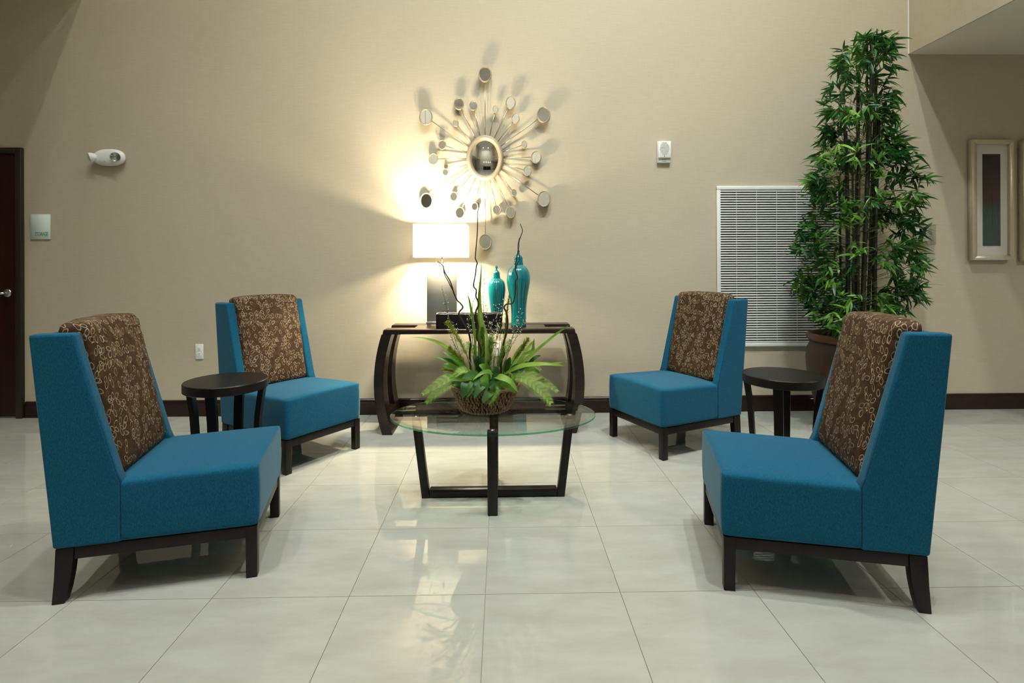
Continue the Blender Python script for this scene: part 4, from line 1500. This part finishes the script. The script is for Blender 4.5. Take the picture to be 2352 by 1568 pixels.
def frond(cps, wmax, mt, name='fern_frond', n=46, ang=0.75, curl=0.35):
    pts = cat([PX(px, py, base_y + dy) for (px, py, dy) in cps], 12)
    m = MB().tube(pts, [0.0022 - 0.0014 * i / len(pts) for i in range(len(pts))], 5)
    k = len(pts)
    for q in range(n):
        t = 0.06 + 0.93 * q / n
        fi = t * (k - 1)
        i = int(fi)
        p = pts[i].lerp(pts[min(i + 1, k - 1)], fi - i)
        tg = (pts[min(i + 1, k - 1)] - pts[max(i - 1, 0)]).normalized()
        side = tg.cross(Vector((0.1, -0.8, 0.9))).normalized()
        nr = side.cross(tg).normalized()
        ln = wmax * (math.sin(PI * (0.10 + 0.86 * t) ** 0.8) ** 0.7)
        for s in (-1, 1):
            d = (tg * ang + side * s).normalized()
            e1 = p + d * ln * 0.55 + nr * ln * 0.10
            e2 = p + (d + tg * curl * 0.6).normalized() * ln + nr * ln * (-0.05)
            wv = tg * (0.0013 + 0.0004 * math.sin(q))
            m.add([p - wv, p + wv, e1 + wv * 0.9, e1 - wv * 0.9, e2], [(0, 1, 2, 3), (3, 2, 4)])
    return m.build(name, mt, pl)


frond([(1080, 866, -.06), (1045, 862, -.14), (1010, 880, -.19), (970, 906, -.215)], 0.056, M_FERN, n=60)
frond([(1078, 872, -.08), (1040, 880, -.17), (1005, 902, -.22), (978, 926, -.235)], 0.046, M_FERN, n=56)
frond([(1160, 868, -.08), (1200, 868, -.17), (1238, 892, -.22), (1266, 927, -.235)], 0.072, M_FERN, n=74)
frond([(1180, 862, -.02), (1215, 862, -.08), (1252, 880, -.13), (1281, 900, -.16)], 0.052, M_FERN, n=56)
frond([(1146, 872, -.12), (1142, 888, -.19), (1133, 908, -.205), (1122, 928, -.21)], 0.044, M_FERN, n=46)
frond([(1070, 862, .0), (1045, 846, -.03), (1030, 845, -.06), (1018, 850, -.08)], 0.044, M_FERN, n=46)
frond([(1170, 858, .0), (1190, 838, .03), (1215, 832, .04), (1242, 850, .04)], 0.048, M_FERN, n=46)
frond([(1090, 866, -.10), (1074, 852, -.14), (1058, 852, -.16), (1044, 864, -.17)], 0.042, M_FERN, n=46)
frond([(1120, 862, .08), (1122, 820, .12), (1126, 790, .15), (1132, 765, .17)], 0.042, M_FERN, n=50)
frond([(1105, 862, .05), (1090, 820, .08), (1082, 800, .10), (1074, 785, .12)], 0.040, M_FERN, n=48)
frond([(1140, 862, .05), (1152, 820, .08), (1162, 800, .10), (1172, 780, .12)], 0.040, M_FERN, n=48)


def spike(cps, w, mt):
    """bottle-brush grass head: dense upward bristles round a stem"""
    pts = cat([PX(px, py, base_y + dy) for (px, py, dy) in cps], 10)
    k = len(pts)
    m = MB().tube(pts, 0.0022, 5)
    rg = random.Random(int(cps[0][0]))
    nn = 300
    for q in range(nn):
        t = 0.30 + 0.70 * q / nn
        fi = t * (k - 1); i = min(int(fi), k - 2)
        p = pts[i].lerp(pts[i + 1], fi - i)
        tg = (pts[i + 1] - pts[i]).normalized()
        a = rg.uniform(0, 2 * PI)
        u = tg.orthogonal().normalized(); v_ = tg.cross(u)
        rd = u * math.cos(a) + v_ * math.sin(a)
        ln = w * rg.uniform(0.75, 1.1) * (1.0 if t < 0.85 else (1.05 - t) / 0.2)
        d = (tg * 0.95 + rd).normalized()
        sd = d.cross(rd + tg * 0.01).normalized() * 0.0022
        m.add([p - sd, p + sd, p + d * ln], [(0, 1, 2)])
    return m.build('bristle_spike', mt, pl)


spike([(1092, 860, -.02), (1070, 810, -.04), (1045, 765, -.06), (1027, 738, -.07)], 0.036, M_SPIKE)
spike([(1080, 860, -.08), (1065, 832, -.12), (1045, 812, -.14), (1031, 799, -.15)], 0.036, M_SPIKE)
spike([(1165, 858, -.05), (1183, 822, -.09), (1200, 798, -.11), (1214, 776, -.12)], 0.032, M_SPIKE)
spike([(1150, 862, .02), (1158, 790, .05), (1163, 735, .06), (1170, 676, .07)], 0.028, M_MID)
spike([(1110, 866, .05), (1120, 820, .05), (1128, 800, .06), (1135, 785, .06)], 0.030, M_FERN)
spike([(1104, 866, .0), (1106, 830, .0), (1108, 790, .01), (1108, 752, .02)], 0.042, M_FERN)
spike([(1118, 866, -.03), (1124, 838, -.03), (1127, 805, -.02), (1128, 775, -.02)], 0.036, M_FERN)
spike([(1138, 866, -.02), (1146, 840, -.03), (1152, 815, -.03), (1156, 795, -.03)], 0.034, M_FERN)
spike([(1170, 874, -.15), (1172, 868, -.18), (1172, 862, -.185), (1172, 858, -.185)], 0.010, M_SPIKE)
spike([(1060, 862, -.1), (1040, 852, -.14), (1028, 849, -.15), (1020, 848, -.155)], 0.012, M_SPIKE)
spike([(1215, 868, -.1), (1232, 872, -.12), (1240, 872, -.125), (1250, 870, -.13)], 0.012, M_SPIKE)

# broad dark leaves spilling over the rim: (base px, tip px, depth, half width)
broad = [((1085, 868), (1030, 872), -.17, .024), ((1098, 862), (1062, 868), -.175, .020), ((1078, 874), (1062, 914), -.195, .030),
         ((1088, 880), (1074, 912), -.20, .022), ((1110, 862), (1118, 900), -.20, .024), ((1112, 880), (1088, 914), -.215, .020),
         ((1130, 896), (1108, 926), -.215, .022), ((1104, 892), (1092, 917), -.21, .016), ((1150, 880), (1185, 902), -.20, .020),
         ((1130, 868), (1160, 876), -.16, .022), ((1110, 850), (1086, 816), -.06, .026), ((1100, 855), (1112, 818), -.07, .022),
         ((1128, 858), (1100, 838), -.08, .022), ((1175, 858), (1196, 838), -.06, .020), ((1190, 850), (1216, 832), -.05, .016),
         ((1205, 845), (1238, 838), -.03, .016), ((1205, 852), (1240, 856), -.05, .016), ((1215, 835), (1242, 816), .0, .010),
         ((1162, 856), (1172, 820), .0, .018), ((1068, 862), (1040, 840), -.06, .022), ((1060, 868), (1040, 860), -.12, .020),
         ((1145, 862), (1128, 845), -.12, .020), ((1095, 872), (1102, 905), -.205, .018), ((1170, 880), (1178, 894), -.19, .018),
         ((1072, 878), (1078, 905), -.19, .024), ((1124, 880), (1136, 900), -.20, .020)]
rng = random.Random(9)
for i, ((bx_, by_), (tx_, ty_), dy, hw_) in enumerate(broad):
    p0 = PX(bx_, by_, base_y + dy + 0.03)
    p2 = PX(tx_, ty_, base_y + dy - 0.005)
    mid = (p0 + p2) / 2 + Vector((0, -0.012, 0.012))
    pts = cat([p0, mid, p2], 5)
    mb_ = blade(MB(), pts, hw_, Vector((rng.uniform(-0.3, 0.3), -1, 0.35)), 'broad', 0.16, 0.002)
    mb_.tube([p0, p0.lerp(Vector((p0.x * 0.6, p0.y * 0.6, BH)), 0.9)], 0.0014, 5)
    mb_.build('ivy_leaf', M_BROAD if i % 4 else M_MID, pl)
# filler leaves inside the basket mouth
for i in range(26):
    a = rng.uniform(0, 2 * PI); r_ = rng.uniform(0.02, 0.13)
    p0 = Vector((r_ * math.cos(a), r_ * math.sin(a), BH - 0.02))
    d = Vector((math.cos(a) * rng.uniform(.3, 1), math.sin(a) * rng.uniform(.3, 1), rng.uniform(0.5, 1.1))).normalized()
    ln = rng.uniform(0.06, 0.11)
    pts = cat([p0, p0 + d * ln * 0.6 + Vector((0, 0, 0.01)), p0 + d * ln], 4)
    blade(MB(), pts, rng.uniform(0.012, 0.02), Vector((rng.uniform(-.4, .4), -1, 0.5)), 'broad', 0.2).build('ivy_leaf', M_BROAD if i % 3 else M_MID, pl)

# blossom sprigs
sprigs = [((1075, 862), (1015, 660), .03), ((1085, 862), (1040, 745), -.03), ((1110, 862), (1112, 640), .05), ((1118, 862), (1115, 700), .0),
          ((1125, 862), (1128, 740), -.02), ((1140, 862), (1158, 690), .03), ((1150, 862), (1198, 715), .0), ((1145, 862), (1185, 740), -.04),
          ((1092, 862), (1072, 720), .02), ((1100, 862), (1086, 690), .06), ((1130, 862), (1140, 700), .06), ((1155, 862), (1205, 740), -.02),
          ((1080, 862), (1030, 760), -.05), ((1135, 862), (1150, 745), -.05)]
rng = random.Random(21)
for (b0, t0, dy) in sprigs:
    p0, p1 = PX(b0[0], b0[1], base_y), PX(t0[0], t0[1], base_y + dy)
    bend = Vector((rng.uniform(-.02, .02), rng.uniform(-.02, .02), 0.0))
    pts = cat([p0, p0.lerp(p1, 0.4) + bend, p0.lerp(p1, 0.75) + bend * 0.6, p1], 6)
    m = MB().tube(pts, [0.0016 - 0.0009 * i / len(pts) for i in range(len(pts))], 5)
    k = len(pts)
    bead_pts = []
    for q in range(26):
        t = 0.38 + 0.62 * q / 25
        i = min(int(t * (k - 1)), k - 1)
        p = pts[i]
        d = Vector((rng.uniform(-1, 1), rng.uniform(-1, 1), rng.uniform(0.1, 1.0))).normalized()
        ln = rng.uniform(0.012, 0.034) * (1.1 - 0.5 * t)
        m.tube([p, p + d * ln * 0.6 + Vector((0, 0, 0.002)), p + d * ln], 0.0006, 4, cap=False)
        bead_pts.append(p + d * ln)
        if rng.random() < 0.5:
            e = (d + Vector((rng.uniform(-.8, .8), rng.uniform(-.8, .8), rng.uniform(-.2, .8)))).normalized()
            bead_pts.append(p + d * ln * 0.6 + e * ln * 0.5)
            m.tube([p + d * ln * 0.6, p + d * ln * 0.6 + e * ln * 0.5], 0.0005, 4, cap=False)
    so = m.build('blossom_sprig', M_SPRIG, pl)
    bm_ = MB()
    for bp_ in bead_pts:
        bm_.ball(bp_, rng.uniform(0.0016, 0.0027), 5, 4)
    bo_ = bm_.build('blossom', M_BEAD, so)
    bo_['kind'] = 'stuff'

# ------------------------------------------------------------------ bamboo in a clay pot
PB = Vector((2.535, 3.86, 0.0))
bam = empty('potted_bamboo', PB)
tag(bam, 'tall potted bamboo in a dark clay pot by the grille', 'potted plant')
pot = MB().lathe([(0.001, 0.0), (0.19, 0.0), (0.20, 0.02), (0.245, 0.20), (0.285, 0.38), (0.295, 0.50), (0.283, 0.58), (0.262, 0.625), (0.258, 0.635)], 56)
po = pot.build('pot', M_CLAY, bam)
rimv = MB().lathe([(0.258, 0.630), (0.278, 0.638), (0.290, 0.655), (0.288, 0.678), (0.274, 0.690), (0.258, 0.686), (0.250, 0.670), (0.248, 0.62)], 56)
rimv.build('pot_rim', M_CLAYRIM, po)
MB().lathe([(0.001, 0.645), (0.12, 0.648), (0.252, 0.640)], 40).build('soil', M_SOIL, po)

rng = random.Random(33)
# canes: foot (x, y) and top (x, y, z), relative to the pot
def bam_px(px, py, y):
    return at_plane(px, py, y) - PB


canes = [(1948, 1940, 300, -.10, .017), (1966, 1968, 200, .00, .017), (1970, 1976, 330, -.12, .016), (1984, 2002, 130, -.13, .018),
         (2008, 2020, 250, -.06, .018), (1940, 1925, 420, .06, .010), (1992, 2010, 180, .10, .015), (1955, 1958, 380, -.16, .009), (1996, 2014, 62, -.05, .006), (1985, 1990, 78, -.02, .006)]
cane_curves = []
for (x0, x1, ytop, dy, r_) in canes:
    p0 = bam_px(x0, 790, PB.y + dy)
    p1 = bam_px(x1, ytop, PB.y + dy * 0.8)
    p0.z = 0.64
    n = 13
    m = MB()
    pts, rads = [], []
    for i in range(n):
        for (f, s) in ((0.0, 1.0), (0.02, 1.16), (0.05, 1.0), (0.5, 0.96), (0.95, 1.0)):
            t = (i + f) / n
            q = p0.lerp(p1, t) + Vector((0.012 * math.sin(t * 3 + x0), 0.012 * math.cos(t * 2.3 + x0), 0))
            pts.append(q); rads.append(r_ * s * (1 - 0.25 * t))
    m.tube(pts, rads, 10)
    m.build('cane', M_CULM, bam)
    cane_curves.append(pts)

# outline of the foliage by height, in picture positions at the plant's distance
ENV = [(45, 1998, 2022), (75, 1968, 2066), (120, 1925, 2072), (160, 1918, 2060), (205, 1878, 2070), (250, 1888, 2075), (300, 1895, 2062), (320, 1872, 2100),
       (360, 1868, 2112), (400, 1842, 2142), (430, 1862, 2130), (470, 1866, 2108), (510, 1858, 2110), (545, 1822, 2148), (580, 1828, 2140), (620, 1838, 2120),
       (650, 1822, 2140), (690, 1850, 2110), (720, 1862, 2060), (760, 1885, 1930)]


def env(py):
    for (a, b_) in zip(ENV, ENV[1:]):
        if a[0] <= py <= b_[0]:
            t = (py - a[0]) / (b_[0] - a[0])
            return a[1] + (b_[1] - a[1]) * t, a[2] + (b_[2] - a[2]) * t
    return ENV[-1][1:]


def leaf_mesh(ln, w, droop, twist):
    pts = []
    for i in range(5):
        t = i / 4
        pts.append(Vector((ln * t * (1 - 0.08 * droop * t), 0, -droop * ln * t * t * 0.45)))
    m = MB()
    blade(m, pts, w, Vector((0, twist, 1)), 'lance', 0.18)
    me_ = m.mesh('leaf')
    return m, me_


variants = []
for (ln, w, dr, tw) in ((.105, .0105, .3, .0), (.125, .0115, .6, .2), (.095, .0105, .45, -.2), (.135, .0110, .9, .1), (.105, .0098, .1, -.1), (.085, .0105, .7, .15)):
    m, me_ = leaf_mesh(ln, w, dr, tw)
    me_.materials.append(M_BAMBOO)
    variants.append((m, me_))
leaves = []          # (depth, variant, matrix)
twig = MB()
sprays = []          # clumps of sprays, so that the outline stays loose
for s in range(158):
    while True:
        py = rng.uniform(92, 748)
        lo, hi = env(py)
        if rng.random() < (hi - lo) / 300.0 + 0.15: break
    half = (hi - lo) / 2 - 20
    u = rng.uniform(-1, 1)
    u = math.copysign(abs(u) ** 0.62, u)
    px = (hi + lo) / 2 + u * half
    if 300 < py < 650 and 1952 < px < 2022 and rng.random() < 0.6:
        continue
    dh = 0.30 * math.sqrt(max(0.08, 1 - u * u)) * min(1, (hi - lo) / 230)
    y = PB.y + rng.uniform(-1, 0.8) * dh
    if py > 690: y = PB.y + rng.uniform(-0.28, 0.05)
    for k in range(rng.randint(4, 8)):
        qx, qy = px + rng.gauss(0, 15), max(88, py + rng.gauss(0, 17))
        l2, h2 = env(max(60, min(750, qy)))
        qx = max(l2 + 9, min(h2 - 9, qx))
        sprays.append((qx, qy, y + rng.gauss(0, 0.045)))
for (px, py) in ((2012, 78), (2006, 82), (1990, 84), (2026, 86), (2040, 92), (1984, 92), (2016, 96), (2000, 102), (2046, 104), (1970, 104), (2030, 110), (1986, 112), (1958, 112), (2010, 118),
                 (2044, 122), (1968, 124), (1944, 122), (1994, 128), (2026, 132), (1980, 138), (1950, 140), (2050, 142)):
    for k in range(2):
        sprays.append((px + rng.gauss(0, 4), py + rng.gauss(0, 4), PB.y + rng.uniform(-0.12, 0.06)))
for (px, py, y) in sprays:
    c = bam_px(px, py, y)
    cc = rng.choice(cane_curves)
    zz = c.z - rng.uniform(0.05, 0.14)
    q = min(cc, key=lambda p: abs(p.z - zz))
    out = Vector((c.x - q.x, c.y - q.y, 0))
    out = out.normalized() if out.length > 0.02 else Vector((rng.uniform(-1, 1), rng.uniform(-1, 1), 0)).normalized()
    if (c - q).length < 0.50 and rng.random() < 0.55:
        mid = q.lerp(c, 0.6) + Vector((0, 0, 0.02))
        twig.tube([q, mid, c], [0.0020, 0.0014, 0.0008], 4, cap=False)
    base_az = math.atan2(out.y, out.x) + rng.uniform(-0.9, 0.9)
    nl = rng.randint(4, 7)
    elev0 = rng.uniform(-0.7, 0.9)
    for i in range(nl):
        f = (i / (nl - 1) - 0.5) * 2
        az = base_az + f * rng.uniform(0.6, 1.3) + rng.uniform(-0.2, 0.2)
        el = elev0 + rng.uniform(-0.6, 0.5) - 0.3 * abs(f)
        vi = rng.randrange(len(variants))
        sc = rng.uniform(0.65, 1.02)
        pos = c + Vector((0, 0, rng.uniform(-0.02, 0.02)))
        Mx = Matrix.Translation(pos) @ Matrix.Rotation(az, 4, 'Z') @ Matrix.Rotation(-el, 4, 'Y') @ Matrix.Rotation(rng.uniform(-0.9, 0.9), 4, 'X') @ Matrix.Scale(sc, 4)
        tip = Mx @ Vector((0.12, 0, 0))
        if tip.y + PB.y > WY - 0.03: continue
        leaves.append((pos.y, vi, Mx))
twig.build('twig', M_TWIG, bam)
leaves.sort(key=lambda t: t[0])
LEAF_N = 300
rest_l = MB()
for i, (d, vi, Mx) in enumerate(leaves):
    if i < LEAF_N:
        o = bpy.data.objects.new('leaf', variants[vi][1])
        COL.objects.link(o)
        o.parent = bam
        o.matrix_local = Mx
    else:
        src = variants[vi][0]
        rest_l.add([Mx @ Vector(p) for p in src.v], src.f, 0, True)
rl = rest_l.build('leaf_mass', M_BAMBOO, bam)
rl['kind'] = 'stuff'

# ------------------------------------------------------------------ reception, seen only in the mirrors
desk = empty('reception_desk', (0.6, -5.6, 0))
tag(desk, 'long dark reception desk reflected in the convex mirror', 'reception desk')
MB().prism([(-1.9, -0.35), (1.9, -0.35), (1.9, 0.35), (0.9, 0.62), (-0.9, 0.62), (-1.9, 0.35)], 'z', 0.0, 1.06, 0.01, 1).build('desk_body', M_ESPRESSO, desk)
MB().prism([(-1.95, -0.40), (1.95, -0.40), (1.95, 0.39), (0.93, 0.67), (-0.93, 0.67), (-1.95, 0.39)], 'z', 1.06, 1.10, 0.005, 1).build('counter_top', M_GREY, desk)
for x in (-1.2, -0.1, 1.0, 2.0):
    o = empty('pendant_lamp', (0.3 + x, -5.3, 2.35))
    tag(o, 'small glowing pendant over the reception desk, reflected in the mirror', 'pendant lamp', 'pendants over the reception desk')
    MB().ball((0, 0, 0), 0.12, 18, 10).build('globe', M_PENDANT, o)
    MB().tube([(0, 0, 0.10), (0, 0, CEIL_Z - 2.35)], 0.006, 8).build('pendant_rod', M_CHROME, o)
